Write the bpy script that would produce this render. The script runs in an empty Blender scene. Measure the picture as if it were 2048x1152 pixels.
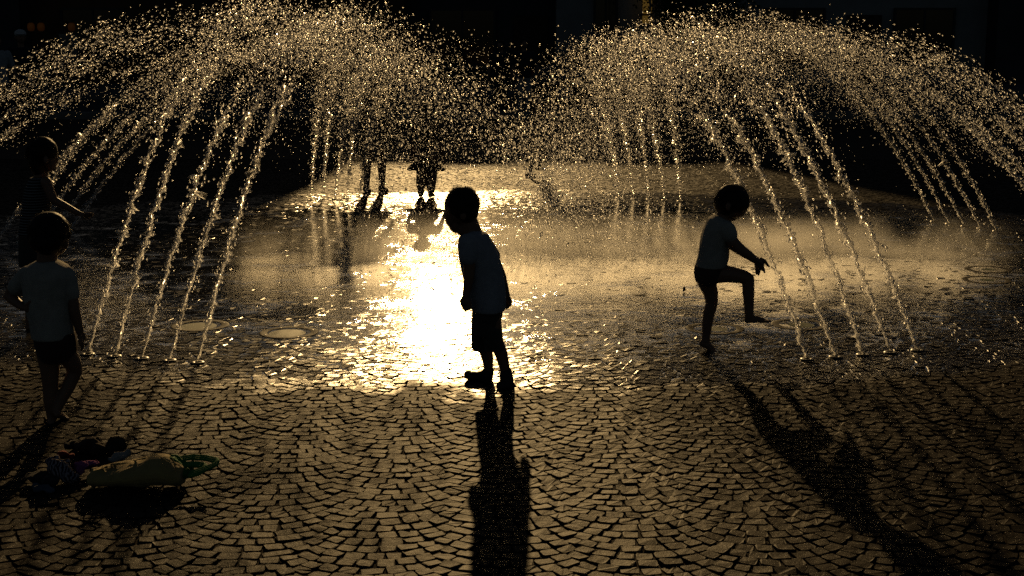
import bpy, bmesh, math, random
import numpy as np
from mathutils import Vector, Matrix

R = math.radians
sc = bpy.context.scene
COL = sc.collection
random.seed(7)
rng = np.random.default_rng(11)

# ------------------------------------------------------------------ camera, sky, sun, exposure
EYE = 1.55
FPX = 2800.0                       # focal length in pixels of a 2048 wide frame
PITCH = math.atan(501.0 / FPX)
cam_d = bpy.data.cameras.new('camera')
cam = bpy.data.objects.new('camera', cam_d)
COL.objects.link(cam)
cam.location = (0, 0, EYE)
cam.rotation_euler = (math.pi / 2 - PITCH, 0, 0)
cam_d.sensor_width = 36.0
cam_d.lens = 36.0 * FPX / 2048.0
cam_d.clip_start = 0.05
cam_d.clip_end = 600
sc.camera = cam

SUN_EL, SUN_AZ = 14.7, -2.9        # degrees; azimuth from straight ahead, + is right
world = bpy.data.worlds.new('World')
sc.world = world
world.use_nodes = True
wn = world.node_tree.nodes
bg = wn['Background']
sky = wn.new('ShaderNodeTexSky')
sky.sky_type = 'NISHITA'
sky.sun_disc = False
sky.sun_elevation = R(SUN_EL)
sky.sun_rotation = R(SUN_AZ)
sky.air_density = 1.0
sky.dust_density = 1.0
world.node_tree.links.new(sky.outputs[0], bg.inputs[0])
bg.inputs[1].default_value = 0.0125

sun_d = bpy.data.lights.new('sun', 'SUN')
sun_d.energy = 5.0
sun_d.angle = R(0.53)
sun_d.color = (1.0, 0.65, 0.27)
sun = bpy.data.objects.new('sun', sun_d)
COL.objects.link(sun)
SUN_DIR = Vector((math.sin(R(SUN_AZ)) * math.cos(R(SUN_EL)), math.cos(R(SUN_AZ)) * math.cos(R(SUN_EL)), math.sin(R(SUN_EL))))
sun.rotation_euler = SUN_DIR.to_track_quat('Z', 'Y').to_euler()
sun.location = SUN_DIR * 60

sc.view_settings.view_transform = 'Standard'
sc.view_settings.look = 'None'
sc.view_settings.gamma = 1.0
sc.view_settings.exposure = -1.2
sc.cycles.use_denoising = False
sc.cycles.caustics_reflective = False
sc.cycles.caustics_refractive = False
sc.cycles.max_bounces = 8
sc.cycles.diffuse_bounces = 0
sc.cycles.glossy_bounces = 3
sc.cycles.transmission_bounces = 6
sc.cycles.transparent_max_bounces = 12
sc.cycles.volume_bounces = 0
sc.cycles.sample_clamp_indirect = 4.5
sc.cycles.blur_glossy = 4.0
sc.cycles.use_adaptive_sampling = False

# ------------------------------------------------------------------ helpers
_fw = Vector((0, math.cos(PITCH), -math.sin(PITCH)))
_up = Vector((0, math.sin(PITCH), math.cos(PITCH)))


def at(px, py, Y):
    """point at distance Y ahead that lies on the sight line of a photograph pixel"""
    d = _fw + Vector((1, 0, 0)) * ((px - 1024) / FPX) + _up * ((576 - py) / FPX)
    k = Y / d.y
    return Vector((0, 0, EYE)) + d * k


def on_ground(px, py):
    d = _fw + Vector((1, 0, 0)) * ((px - 1024) / FPX) + _up * ((576 - py) / FPX)
    k = -EYE / d.z
    return Vector((0, 0, EYE)) + d * k


def link(o, parent=None):
    COL.objects.link(o)
    if parent is not None:
        o.parent = parent
    return o


def tag(o, label=None, cat=None, group=None, kind=None):
    if label: o['label'] = label
    if cat: o['category'] = cat
    if group: o['group'] = group
    if kind: o['kind'] = kind
    return o


def empty(name, loc=(0, 0, 0), rz=0.0):
    o = bpy.data.objects.new(name, None)
    o.location = loc
    o.rotation_euler = (0, 0, rz)
    o.empty_display_size = 0.1
    return link(o)


def mesh_obj(name, verts, faces, mat, parent=None, smooth=False):
    me = bpy.data.meshes.new(name)
    me.from_pydata([tuple(v) for v in verts], [], [tuple(f) for f in faces])
    me.materials.append(mat)
    if smooth:
        me.shade_smooth()
    me.update()
    return link(bpy.data.objects.new(name, me), parent)


def np_mesh(name, V, F, mat, parent=None, smooth=False):
    """V (n,3) array, F (m,k) array of equal-size polygons"""
    me = bpy.data.meshes.new(name)
    n, m, k = len(V), len(F), F.shape[1]
    me.vertices.add(n)
    me.vertices.foreach_set('co', np.ascontiguousarray(V, dtype=np.float32).ravel())
    me.loops.add(m * k)
    me.loops.foreach_set('vertex_index', np.ascontiguousarray(F, dtype=np.int32).ravel())
    me.polygons.add(m)
    me.polygons.foreach_set('loop_start', np.arange(0, m * k, k, dtype=np.int32))
    me.polygons.foreach_set('loop_total', np.full(m, k, dtype=np.int32))
    me.update(calc_edges=True)
    me.validate()
    if smooth:
        me.shade_smooth()
    else:
        me.shade_flat()
    me.materials.append(mat)
    return link(bpy.data.objects.new(name, me), parent)


def box_vf(x0, x1, y0, y1, z0, z1):
    v = [(x0, y0, z0), (x1, y0, z0), (x1, y1, z0), (x0, y1, z0), (x0, y0, z1), (x1, y0, z1), (x1, y1, z1), (x0, y1, z1)]
    f = [(0, 3, 2, 1), (4, 5, 6, 7), (0, 1, 5, 4), (1, 2, 6, 5), (2, 3, 7, 6), (3, 0, 4, 7)]
    return v, f


def box(name, x0, x1, y0, y1, z0, z1, mat, parent=None):
    v, f = box_vf(x0, x1, y0, y1, z0, z1)
    return mesh_obj(name, v, f, mat, parent)


class MB:
    """collects shapes into one mesh"""
    def __init__(self):
        self.v, self.f = [], []

    def add(self, v, f):
        b = len(self.v)
        self.v += [tuple(p) for p in v]
        self.f += [tuple(i + b for i in q) for q in f]

    def box(self, *a):
        self.add(*box_vf(*a))

    def build(self, name, mat, parent=None, smooth=False):
        return mesh_obj(name, self.v, self.f, mat, parent, smooth)


# ------------------------------------------------------------------ materials
def new_mat(name):
    m = bpy.data.materials.new(name)
    m.use_nodes = True
    nt = m.node_tree
    return m, nt, nt.nodes, nt.links, nt.nodes['Principled BSDF']


def noise(nt, vec, scale, detail=3.0, rough=0.55):
    n = nt.nodes.new('ShaderNodeTexNoise')
    n.inputs['Scale'].default_value = scale
    n.inputs['Detail'].default_value = detail
    n.inputs['Roughness'].default_value = rough
    if vec is not None:
        nt.links.new(vec, n.inputs['Vector'])
    return n


def ramp(nt, fac, stops):
    r = nt.nodes.new('ShaderNodeValToRGB')
    e = r.color_ramp.elements
    while len(e) < len(stops):
        e.new(0.5)
    for el, (p, c) in zip(e, stops):
        el.position = p
        el.color = (c[0], c[1], c[2], 1) if not isinstance(c, (int, float)) else (c, c, c, 1)
    nt.links.new(fac, r.inputs[0])
    return r


def math_node(nt, op, a, b=None, clamp=False):
    m = nt.nodes.new('ShaderNodeMath')
    m.operation = op
    m.use_clamp = clamp
    for i, x in enumerate((a, b)):
        if x is None:
            continue
        if isinstance(x, (int, float)):
            m.inputs[i].default_value = x
        else:
            nt.links.new(x, m.inputs[i])
    return m.outputs[0]


def plain(name, col, rough=0.7, spec=0.3, var=0.25, scale=12.0, bump=0.1, bscale=60.0):
    m, nt, N, L, p = new_mat(name)
    tc = N.new('ShaderNodeTexCoord')
    n = noise(nt, tc.outputs['Object'], scale, 4)
    lo = [c * (1 - var) for c in col]
    hi = [min(1, c * (1 + var)) for c in col]
    r = ramp(nt, n.outputs[0], [(0.3, lo), (0.7, hi)])
    L.new(r.outputs[0], p.inputs['Base Color'])
    p.inputs['Roughness'].default_value = rough
    p.inputs['Specular IOR Level'].default_value = spec
    if bump:
        n2 = noise(nt, tc.outputs['Object'], bscale, 3)
        b = N.new('ShaderNodeBump')
        b.inputs['Strength'].default_value = bump
        b.inputs['Distance'].default_value = 0.01
        L.new(n2.outputs[0], b.inputs['Height'])
        L.new(b.outputs[0], p.inputs['Normal'])
    return m


POOL = (0.0, 10.2, 5.2, 4.08)      # centre x, y, half width, half depth of the soaked area


def wet_mask(nt):
    """1 inside the soaked ellipse, 0 outside, with a ragged border"""
    g = nt.nodes.new('ShaderNodeNewGeometry')
    s = nt.nodes.new('ShaderNodeSeparateXYZ')
    nt.links.new(g.outputs['Position'], s.inputs[0])
    x = math_node(nt, 'DIVIDE', math_node(nt, 'SUBTRACT', s.outputs[0], POOL[0]), POOL[2])
    y = math_node(nt, 'DIVIDE', math_node(nt, 'SUBTRACT', s.outputs[1], POOL[1]), POOL[3])
    d = math_node(nt, 'SQRT', math_node(nt, 'ADD', math_node(nt, 'MULTIPLY', x, x), math_node(nt, 'MULTIPLY', y, y)))
    n = noise(nt, g.outputs['Position'], 3.0, 5, 0.65)
    d = math_node(nt, 'ADD', d, math_node(nt, 'MULTIPLY', math_node(nt, 'SUBTRACT', n.outputs[0], 0.5), 0.24))
    mr = nt.nodes.new('ShaderNodeMapRange')
    mr.inputs['From Min'].default_value = 1.03
    mr.inputs['From Max'].default_value = 0.985
    nt.links.new(d, mr.inputs[0])
    return mr.outputs[0], g


def stone_material(name, dry=((0.016, 0.0125, 0.009), (0.058, 0.046, 0.033)), island=True):
    m, nt, N, L, p = new_mat(name)
    wet, g = wet_mask(nt)
    big = noise(nt, g.outputs['Position'], 38.0, 3)
    fine = noise(nt, g.outputs['Position'], 260.0, 4, 0.65)
    mixv = math_node(nt, 'ADD', math_node(nt, 'MULTIPLY', big.outputs[0], 0.5), math_node(nt, 'MULTIPLY', fine.outputs[0], 0.5))
    if island:
        mixv = math_node(nt, 'ADD', math_node(nt, 'MULTIPLY', mixv, 0.6), math_node(nt, 'MULTIPLY', g.outputs['Random Per Island'], 0.4))
    r = ramp(nt, mixv, [(0.2, dry[0]), (0.75, dry[1])])
    dark = N.new('ShaderNodeMix')
    dark.data_type = 'RGBA'
    dark.blend_type = 'MULTIPLY'
    L.new(wet, dark.inputs['Factor'])
    L.new(r.outputs[0], dark.inputs['A'])
    dark.inputs['B'].default_value = (0.45, 0.43, 0.40, 1)
    L.new(dark.outputs['Result'], p.inputs['Base Color'])
    rr = N.new('ShaderNodeMapRange')
    L.new(wet, rr.inputs[0])
    rr.inputs['To Min'].default_value = 0.52
    rr.inputs['To Max'].default_value = 0.24
    L.new(rr.outputs[0], p.inputs['Roughness'])
    sr = N.new('ShaderNodeMapRange')
    L.new(wet, sr.inputs[0])
    sr.inputs['To Min'].default_value = 0.026
    sr.inputs['To Max'].default_value = 0.16
    L.new(sr.outputs[0], p.inputs['Specular IOR Level'])
    b = N.new('ShaderNodeBump')
    bs = N.new('ShaderNodeMapRange')
    L.new(wet, bs.inputs[0])
    bs.inputs['To Min'].default_value = 0.6
    bs.inputs['To Max'].default_value = 0.25
    L.new(bs.outputs[0], b.inputs['Strength'])
    b.inputs['Distance'].default_value = 0.0035
    h = math_node(nt, 'ADD', math_node(nt, 'MULTIPLY', big.outputs[0], 1.2), math_node(nt, 'MULTIPLY', fine.outputs[0], 0.55))
    L.new(h, b.inputs['Height'])
    L.new(b.outputs[0], p.inputs['Normal'])
    return m


M = {}
M['stone'] = stone_material('granite_sett')
M['joint'] = plain('joint_sand', (0.028, 0.022, 0.018), 0.95, 0.1, 0.4, 90, 0.5, 200)


def water_sheet_material():
    m, nt, N, L, p = new_mat('shallow_water')
    N.remove(p)
    out = N['Material Output']
    g = N.new('ShaderNodeNewGeometry')
    mp = N.new('ShaderNodeMapping')
    mp.inputs['Scale'].default_value = (1.0, 1.0, 1.0)
    L.new(g.outputs['Position'], mp.inputs[0])
    n1 = noise(nt, mp.outputs[0], 15.0, 3, 0.6)
    n2 = noise(nt, mp.outputs[0], 55.0, 2, 0.55)
    n3 = noise(nt, mp.outputs[0], 3.0, 2, 0.5)
    h = math_node(nt, 'ADD', math_node(nt, 'MULTIPLY', n1.outputs[0], 1.0), math_node(nt, 'MULTIPLY', n2.outputs[0], 0.42))
    # calmer and choppier patches
    am = ramp(nt, n3.outputs[0], [(0.36, 0.40), (0.55, 0.75), (0.72, 2.4)])
    h = math_node(nt, 'MULTIPLY', h, am.outputs[0])
    b = N.new('ShaderNodeBump')
    b.inputs['Strength'].default_value = 0.62
    b.inputs['Distance'].default_value = 0.0052
    L.new(h, b.inputs['Height'])
    gl = N.new('ShaderNodeBsdfGlossy')
    gl.inputs['Roughness'].default_value = 0.075
    gl.inputs['Color'].default_value = (1, 1, 1, 1)
    L.new(b.outputs[0], gl.inputs['Normal'])
    tr = N.new('ShaderNodeBsdfTransparent')
    tr.inputs['Color'].default_value = (0.93, 0.95, 0.95, 1)
    fr = N.new('ShaderNodeFresnel')
    fr.inputs['IOR'].default_value = 1.33
    L.new(b.outputs[0], fr.inputs['Normal'])
    mx = N.new('ShaderNodeMixShader')
    L.new(fr.outputs[0], mx.inputs[0])
    L.new(tr.outputs[0], mx.inputs[1])
    L.new(gl.outputs[0], mx.inputs[2])
    L.new(mx.outputs[0], out.inputs['Surface'])
    return m


M['water'] = water_sheet_material()


def drop_material(name='water_drop', rough=0.22, ior=1.33, clear=0.0):
    m, nt, N, L, p = new_mat(name)
    N.remove(p)
    out = N['Material Output']
    gl = N.new('ShaderNodeBsdfGlass')
    gl.inputs['Roughness'].default_value = rough
    gl.inputs['IOR'].default_value = ior
    tr = N.new('ShaderNodeBsdfTransparent')
    mx = N.new('ShaderNodeMixShader')
    mx.inputs[0].default_value = clear
    L.new(gl.outputs[0], mx.inputs[1])
    L.new(tr.outputs[0], mx.inputs[2])
    L.new(mx.outputs[0], out.inputs['Surface'])
    return m


M['drop'] = drop_material('water_drop', 0.27, ior=1.33)
M['stream'] = drop_material('water_stream', 0.25, ior=1.33, clear=0.6)

# ------------------------------------------------------------------ ground, setts, water sheet
gv, gf = box_vf(-90, 90, -12, 130, -0.4, -0.0065)
ground = mesh_obj('plaza_paving', gv, gf, M['joint'])
tag(ground, kind='structure')
far = mesh_obj('ground', [(-400, -150, -0.05), (400, -150, -0.05), (400, 560, -0.05), (-400, 560, -0.05)], [(0, 1, 2, 3)], M['joint'])
tag(far, kind='structure')


LIGHTS = ((578, 665, 'round green ground light in a metal ring right of the near left jets'),
                     (400, 651, 'round ground light at the foot of the near left jets, partly hidden by them'),
                     (1430, 657, 'round ground light behind the standing leg of the tiptoe toddler'),
                     (1600, 649, 'round ground light right of the raised foot of the toddler'),
                     (1973, 560, 'nearer of two round ground lights at the right edge'),
                     (1976, 539, 'farther of two round ground lights at the right edge'))
LIGHT_XY = [on_ground(q[0], q[1]) for q in LIGHTS]


def sett_shapes(n=18):
    """unit setts: 8-sided chipped outline, top face inset; (verts 17) origin at top centre"""
    out = []
    for i in range(n):
        r = np.random.default_rng(100 + i)
        c = 0.13
        base = np.array([(-.5 + c, -.5), (.5 - c, -.5), (.5, -.5 + c), (.5, .5 - c), (.5 - c, .5), (-.5 + c, .5), (-.5, .5 - c), (-.5, -.5 + c)])
        sh = r.uniform(-0.055, 0.055, (4, 2))
        # bend the four corners so that no two stones have the same outline
        for k, (a, b) in enumerate(((7, 0), (1, 2), (3, 4), (5, 6))):
            base[a] += sh[k]
            base[b] += sh[k]
        base += r.uniform(-0.025, 0.025, base.shape)
        top = base * r.uniform(0.90, 0.95) + r.uniform(-0.015, 0.015, base.shape)
        V = np.zeros((16, 3))
        V[:8, :2] = base
        V[:8, 2] = -0.014
        V[8:, :2] = top
        V[8:, 2] = r.uniform(-0.0022, 0.0012, 8)
        out.append(V)
    return out


SETTS = sett_shapes()
ARC_W, ARC_R = 0.41, 0.305
ARC_A = math.asin(ARC_W / 2 / ARC_R)
PITCH_Y = 0.0605
setts = []      # x, y, z, rot, sx, sy, tiltx, tilty, shape
r2 = np.random.default_rng(5)
for c in range(-21, 22):
    cx = c * ARC_W - 0.02
    nrow = int((18.2 - 3.2) / PITCH_Y)
    for k in range(nrow):
        y0 = 3.2 + k * PITCH_Y + 0.004 * math.sin(k * 0.37 + c)
        if abs(cx) > 0.40 * y0 + 0.9:
            continue
        # neighbouring arcs interlock: each row reaches past the seam on one side only
        tip = 0.052 * (1 if k % 2 else -1)
        left, right = -ARC_A - tip, ARC_A - tip
        n = 7 if r2.random() < 0.9 else 6
        w = np.exp(r2.normal(0, 0.11, n))
        e = left + (right - left) * np.concatenate(([0], np.cumsum(w))) / w.sum()
        for j in range(n):
            a = (e[j] + e[j + 1]) / 2
            da = e[j + 1] - e[j]
            x = cx + ARC_R * math.sin(a)
            y = y0 + ARC_R * (1 - math.cos(a)) + r2.normal(0, 0.0022)
            if any((x - q.x) ** 2 + (y - q.y) ** 2 < 0.162 ** 2 for q in LIGHT_XY):
                continue
            dep = PITCH_Y * (0.985 * math.cos(a) - 0.03) * r2.uniform(0.94, 1.04)
            setts.append((x, y, r2.normal(0, 0.0012), a + r2.normal(0, 0.03), max(0.03, ARC_R * da - 0.0030) * r2.uniform(0.95, 1.01), dep,
                          r2.normal(0, 0.028), r2.normal(0, 0.028), r2.integers(len(SETTS))))
setts = np.array(setts)
F_SIDE = np.array([(i, (i + 1) % 8, 8 + (i + 1) % 8, 8 + i) for i in range(8)])


def sett_world(s):
    V = SETTS[int(s[8])].copy()
    V[:, 0] *= s[4]
    V[:, 1] *= s[5]
    V[:, 2] += V[:, 0] * s[6] + V[:, 1] * s[7]
    ca, sa = math.cos(s[3]), math.sin(s[3])
    X = V[:, 0] * ca - V[:, 1] * sa + s[0]
    Y = V[:, 0] * sa + V[:, 1] * ca + s[1]
    return np.stack([X, Y, V[:, 2] + s[2]], 1)


# the 300 setts that show largest are objects of their own, the rest one part
vis = np.where((np.abs(setts[:, 0]) < 0.355 * setts[:, 1]) & (setts[:, 1] > 3.95))[0]
order = vis[np.argsort(setts[vis, 1])]
own = set(order[:300].tolist())
sett_meshes = []
for V in SETTS:
    me = bpy.data.meshes.new('sett')
    me.from_pydata([tuple(v) for v in V], [], [tuple(f) for f in F_SIDE] + [tuple(range(8, 16))])
    me.materials.append(M['stone'])
    sett_meshes.append(me)
for i in order[:300]:
    s = setts[i]
    o = bpy.data.objects.new('sett', sett_meshes[int(s[8])])
    o.location = (s[0], s[1], s[2])
    o.rotation_euler = (s[7], -s[6], s[3])
    o.scale = (s[4], s[5], 1.0)
    link(o, ground)
rest = [s for i, s in enumerate(setts) if i not in own]
Vs = np.concatenate([sett_world(s) for s in rest])
nb = len(rest)
offs = (np.arange(nb) * 16)[:, None, None]
FQ = (F_SIDE[None] + offs).reshape(-1, 4)
FT = np.array([(8, 9, 10, 11), (8, 11, 12, 15), (12, 13, 14, 15)])
FQ2 = (FT[None] + offs).reshape(-1, 4)
so = np_mesh('setts', Vs, np.concatenate([FQ, FQ2]), M['stone'], ground)
tag(so, kind='stuff')

# far paving beyond the single setts
fp = mesh_obj('far_paving', [(-60, 18.15, -0.003), (60, 18.15, -0.003), (60, 27, -0.003), (-60, 27, -0.003)], [(0, 1, 2, 3)], M['stone'], ground)

# shallow sheet of water over the setts
nx, ny = 90, 90
wv, wf = [], []
for j in range(ny + 1):
    rr_ = j / ny
    for i in range(nx * 2):
        a = 2 * math.pi * i / (nx * 2)
        wob = 1 + 0.012 * math.sin(5 * a + 1) + 0.009 * math.sin(11 * a + 2) + 0.006 * math.sin(23 * a)
        x = POOL[0] + POOL[2] * rr_ * math.cos(a) * wob * 0.985
        y = POOL[1] + POOL[3] * rr_ * math.sin(a) * wob * 0.985
        z = 0.0022 - 0.0075 * rr_ ** 4
        wv.append((x, y, z))
for j in range(ny):
    for i in range(nx * 2):
        a, b = j * nx * 2 + i, j * nx * 2 + (i + 1) % (nx * 2)
        wf.append((a, b, b + nx * 2, a + nx * 2))
wo = np_mesh('water', np.array(wv), np.array(wf), M['water'], None, True)
tag(wo, kind='structure')


# ------------------------------------------------------------------ road, pavement, buildings behind the plaza
M['asphalt'] = plain('asphalt', (0.06, 0.06, 0.062), 0.85, 0.3, 0.3, 3, 0.3, 150)
M['kerbstone'] = plain('kerbstone', (0.25, 0.24, 0.22), 0.8, 0.3, 0.25, 5)
M['slab'] = plain('pavement_slab', (0.20, 0.19, 0.18), 0.85, 0.3, 0.25, 2)
M['paint'] = plain('road_paint', (0.7, 0.7, 0.68), 0.7, 0.3, 0.15, 8)
M['plaster_grey'] = plain('grey_plaster', (0.33, 0.34, 0.34), 0.9, 0.2, 0.15, 1.5)
M['plaster_brown'] = plain('brown_plaster', (0.13, 0.075, 0.05), 0.9, 0.2, 0.2, 1.5)
M['plaster_dark'] = plain('dark_cladding', (0.07, 0.07, 0.075), 0.8, 0.3, 0.2, 1.5)
M['frame'] = plain('window_frame', (0.04, 0.04, 0.042), 0.5, 0.4, 0.1, 5, 0)
M['roof'] = plain('roof_slate', (0.06, 0.06, 0.065), 0.8, 0.3, 0.3, 6)
M['glass'] = plain('window_glass', (0.012, 0.013, 0.015), 0.06, 0.5, 0.1, 1, 0)
M['wood'] = plain('dark_wood', (0.06, 0.04, 0.028), 0.6, 0.3, 0.3, 8)

road = mesh_obj('road', [(-90, 27.6, -0.005), (90, 27.6, -0.005), (90, 36, -0.005), (-90, 36, -0.005)], [(0, 1, 2, 3)], M['asphalt'])
tag(road, kind='structure')
for k in range(-9, 10):
    mesh_obj('lane_marking', [(k * 4, 31.75, -0.001), (k * 4 + 2, 31.75, -0.001), (k * 4 + 2, 31.87, -0.001), (k * 4, 31.87, -0.001)], [(0, 1, 2, 3)], M['paint'], road)
kerb = empty('kerb', (0, 27.3, 0))
tag(kerb, kind='structure')
for k in range(-24, 24):
    box('kerbstone', k * 1.0 + 0.004, k * 1.0 + 0.996, -0.15, 0.15, -0.1, 0.13 + random.uniform(-0.004, 0.004), M['kerbstone'], kerb)
pv, pf = box_vf(-90, 90, 36, 46, -0.1, 0.12)
pave = mesh_obj('pavement', pv, pf, M['slab'])
tag(pave, kind='structure')


def window(parent, x, z, w, h, y, mullion=True):
    f = MB()
    t = 0.07
    f.box(x - w / 2 - t, x - w / 2, y - 0.06, y + 0.05, z - t, z + h + t)
    f.box(x + w / 2, x + w / 2 + t, y - 0.06, y + 0.05, z - t, z + h + t)
    f.box(x - w / 2, x + w / 2, y - 0.06, y + 0.05, z + h, z + h + t)
    f.box(x - w / 2, x + w / 2, y - 0.06, y + 0.05, z - t, z)
    if mullion:
        f.box(x - 0.03, x + 0.03, y - 0.05, y + 0.04, z, z + h)
    wo_ = f.build('window', M['frame'], parent)
    box('pane', x - w / 2, x + w / 2, y - 0.02, y + 0.02, z, z + h, M['glass'], wo_)
    box('sill', x - w / 2 - 0.12, x + w / 2 + 0.12, y - 0.14, y - 0.062, z - t - 0.06, z - t - 0.002, M['kerbstone'], wo_)
    return wo_


def building(name, x0, x1, y, depth, profile, mat, label, wins, doors, floors):
    """profile: list of (x, height) along the top, left to right, wall front at y"""
    root = empty(name, ((x0 + x1) / 2, y, 0.0))
    tag(root, label, 'building')
    ox = (x0 + x1) / 2
    pts = [(x0 - ox, 0.0)] + [(px_ - ox, pz * 0.979) for px_, pz in profile] + [(x1 - ox, 0.0)]  # unseen roofline, shaped to throw the shadow edge across the square
    n = len(pts)
    v = [(a, 0.0, b) for a, b in pts] + [(a, depth, b) for a, b in pts]
    fcs = [tuple(range(n))[::-1], tuple(range(n, 2 * n))]
    mesh_obj('wall', v, [tuple(range(n)), tuple(range(2 * n - 1, n - 1, -1))] + [(i, i + n, i + 1 + n, i + 1) for i in range(n - 1)], mat, root)
    # roof covering a little proud of the top edges
    rb = MB()
    for i in range(1, n - 2):
        (a, b), (c, d) = pts[i], pts[i + 1]
        rb.add([(a, -0.25, b + 0.01), (c, -0.25, d + 0.01), (c, depth, d + 0.01), (a, depth, b + 0.01),
                (a, -0.25, b + 0.12), (c, -0.25, d + 0.12), (c, depth, d + 0.12), (a, depth, b + 0.12)],
               [(0, 3, 2, 1), (4, 5, 6, 7), (0, 1, 5, 4), (1, 2, 6, 5), (2, 3, 7, 6), (3, 0, 4, 7)])
    rb.build('roof', M['roof'], root)
    for (x, z, w, h) in wins:
        window(root, x - ox, z, w, h, -0.07)
    for (x, w) in doors:
        d = box('door', x - ox - w / 2, x - ox + w / 2, -0.09, -0.03, 0.12, 2.25, M['wood'], root)
        box('handle', x - ox + w / 2 - 0.14, x - ox + w / 2 - 0.11, -0.16, -0.092, 1.05, 1.25, M['frame'], d)
    for z in floors:
        box('cornice', x0 - ox - 0.05, x1 - ox + 0.05, -0.16, -0.004, z, z + 0.18, M['kerbstone'], root)
    return root


def grid(xs, zs, w, h):
    return [(x, z, w, h) for x in xs for z in zs]


building('town_house', -15.2, -3.4, 45, 9, [(-15.2, 9.4), (-9.0, 9.9), (-6.2, 9.55), (-5.0, 9.25), (-4.3, 8.9), (-3.85, 8.45), (-3.55, 7.9), (-3.4, 7.34)], M['plaster_brown'],
         'brown plastered town house in deep shade behind the left jets', grid((-13.6, -11.4, -9.2, -7.0, -4.8), (3.9, 6.6), 1.0, 1.6) + grid((-13.2, -7.6, -4.9), (0.9,), 1.9, 1.5), [(-10.4, 1.1)], [3.2])
building('shop_building', -3.4, 1.4, 46, 8, [(-3.4, 7.5), (1.4, 7.5)], M['plaster_dark'],
         'low dark clad shop building in the middle behind the fountain', grid((-1.9, 0.4), (3.9, 6.2), 1.1, 1.3) + [(-1.6, 0.7, 2.0, 1.7)], [(0.6, 1.1)], [3.2])
building('apartment_house', 1.4, 15.0, 45, 9, [(1.4, 7.34), (1.75, 7.6), (2.15, 8.1), (2.6, 8.55), (3.2, 8.95), (4.2, 9.3), (9.0, 9.9), (15.0, 9.4)], M['plaster_grey'],
         'pale grey plastered house with dark windows behind the right jets', grid((3.1, 5.4, 8.2, 10.5, 13.0), (3.9, 6.6), 1.0, 1.6) + [(2.95, 1.75, 0.62, 1.2), (5.2, 1.6, 0.7, 1.3), (8.9, 0.8, 1.8, 1.6), (13.0, 0.8, 1.8, 1.6)], [(6.9, 1.1), (11.1, 1.1)], [3.2])
building('added_house_left', -31, -15.2, 44, 9, [(-31, 9.6), (-15.2, 9.6)], M['plaster_dark'],  # added out to the left to keep sky out of the wet reflections
         'added dark house at the far left that blocks sky and sun', grid((-29, -26, -23, -20, -17), (0.9, 3.9, 6.8), 1.3, 1.6), [], [3.2])
building('added_house_right', 15.0, 32, 44, 9, [(15.0, 9.6), (32, 9.6)], M['plaster_dark'],  # its counterpart on the right, added to block sky and low sun
         'added dark house at the far right that blocks sky and sun', grid((17, 20, 23, 26, 29), (0.9, 3.9, 6.8), 1.3, 1.6), [], [3.2])

# ------------------------------------------------------------------ water jets
OCT_V = np.array([(1, 0, 0), (-1, 0, 0), (0, 1, 0), (0, -1, 0), (0, 0, 1), (0, 0, -1)], float)
OCT_F = np.array([(0, 2, 4), (2, 1, 4), (1, 3, 4), (3, 0, 4), (2, 0, 5), (1, 2, 5), (3, 1, 5), (0, 3, 5)])


def drops_mesh(name, P, rad, elong, axis, mat, parent, g):
    n = len(P)
    # random orthonormal frames with the first axis along the flight path
    ax = axis + g.normal(0, 0.35, (n, 3))
    ax /= np.linalg.norm(ax, axis=1)[:, None]
    t = g.normal(0, 1, (n, 3))
    b = np.cross(ax, t)
    b /= np.linalg.norm(b, axis=1)[:, None]
    c = np.cross(ax, b)
    S = rad[:, None] * g.uniform(0.75, 1.3, (n, 3))
    V = (OCT_V[None, :, 0:1] * (ax * S[:, 0:1] * elong[:, None])[:, None]
         + OCT_V[None, :, 1:2] * (b * S[:, 1:2])[:, None]
         + OCT_V[None, :, 2:3] * (c * S[:, 2:3])[:, None]) + P[:, None]
    F = (OCT_F[None] + (np.arange(n) * 6)[:, None, None]).reshape(-1, 3)
    return np_mesh(name, V.reshape(-1, 3), F, mat, parent, True)


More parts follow.
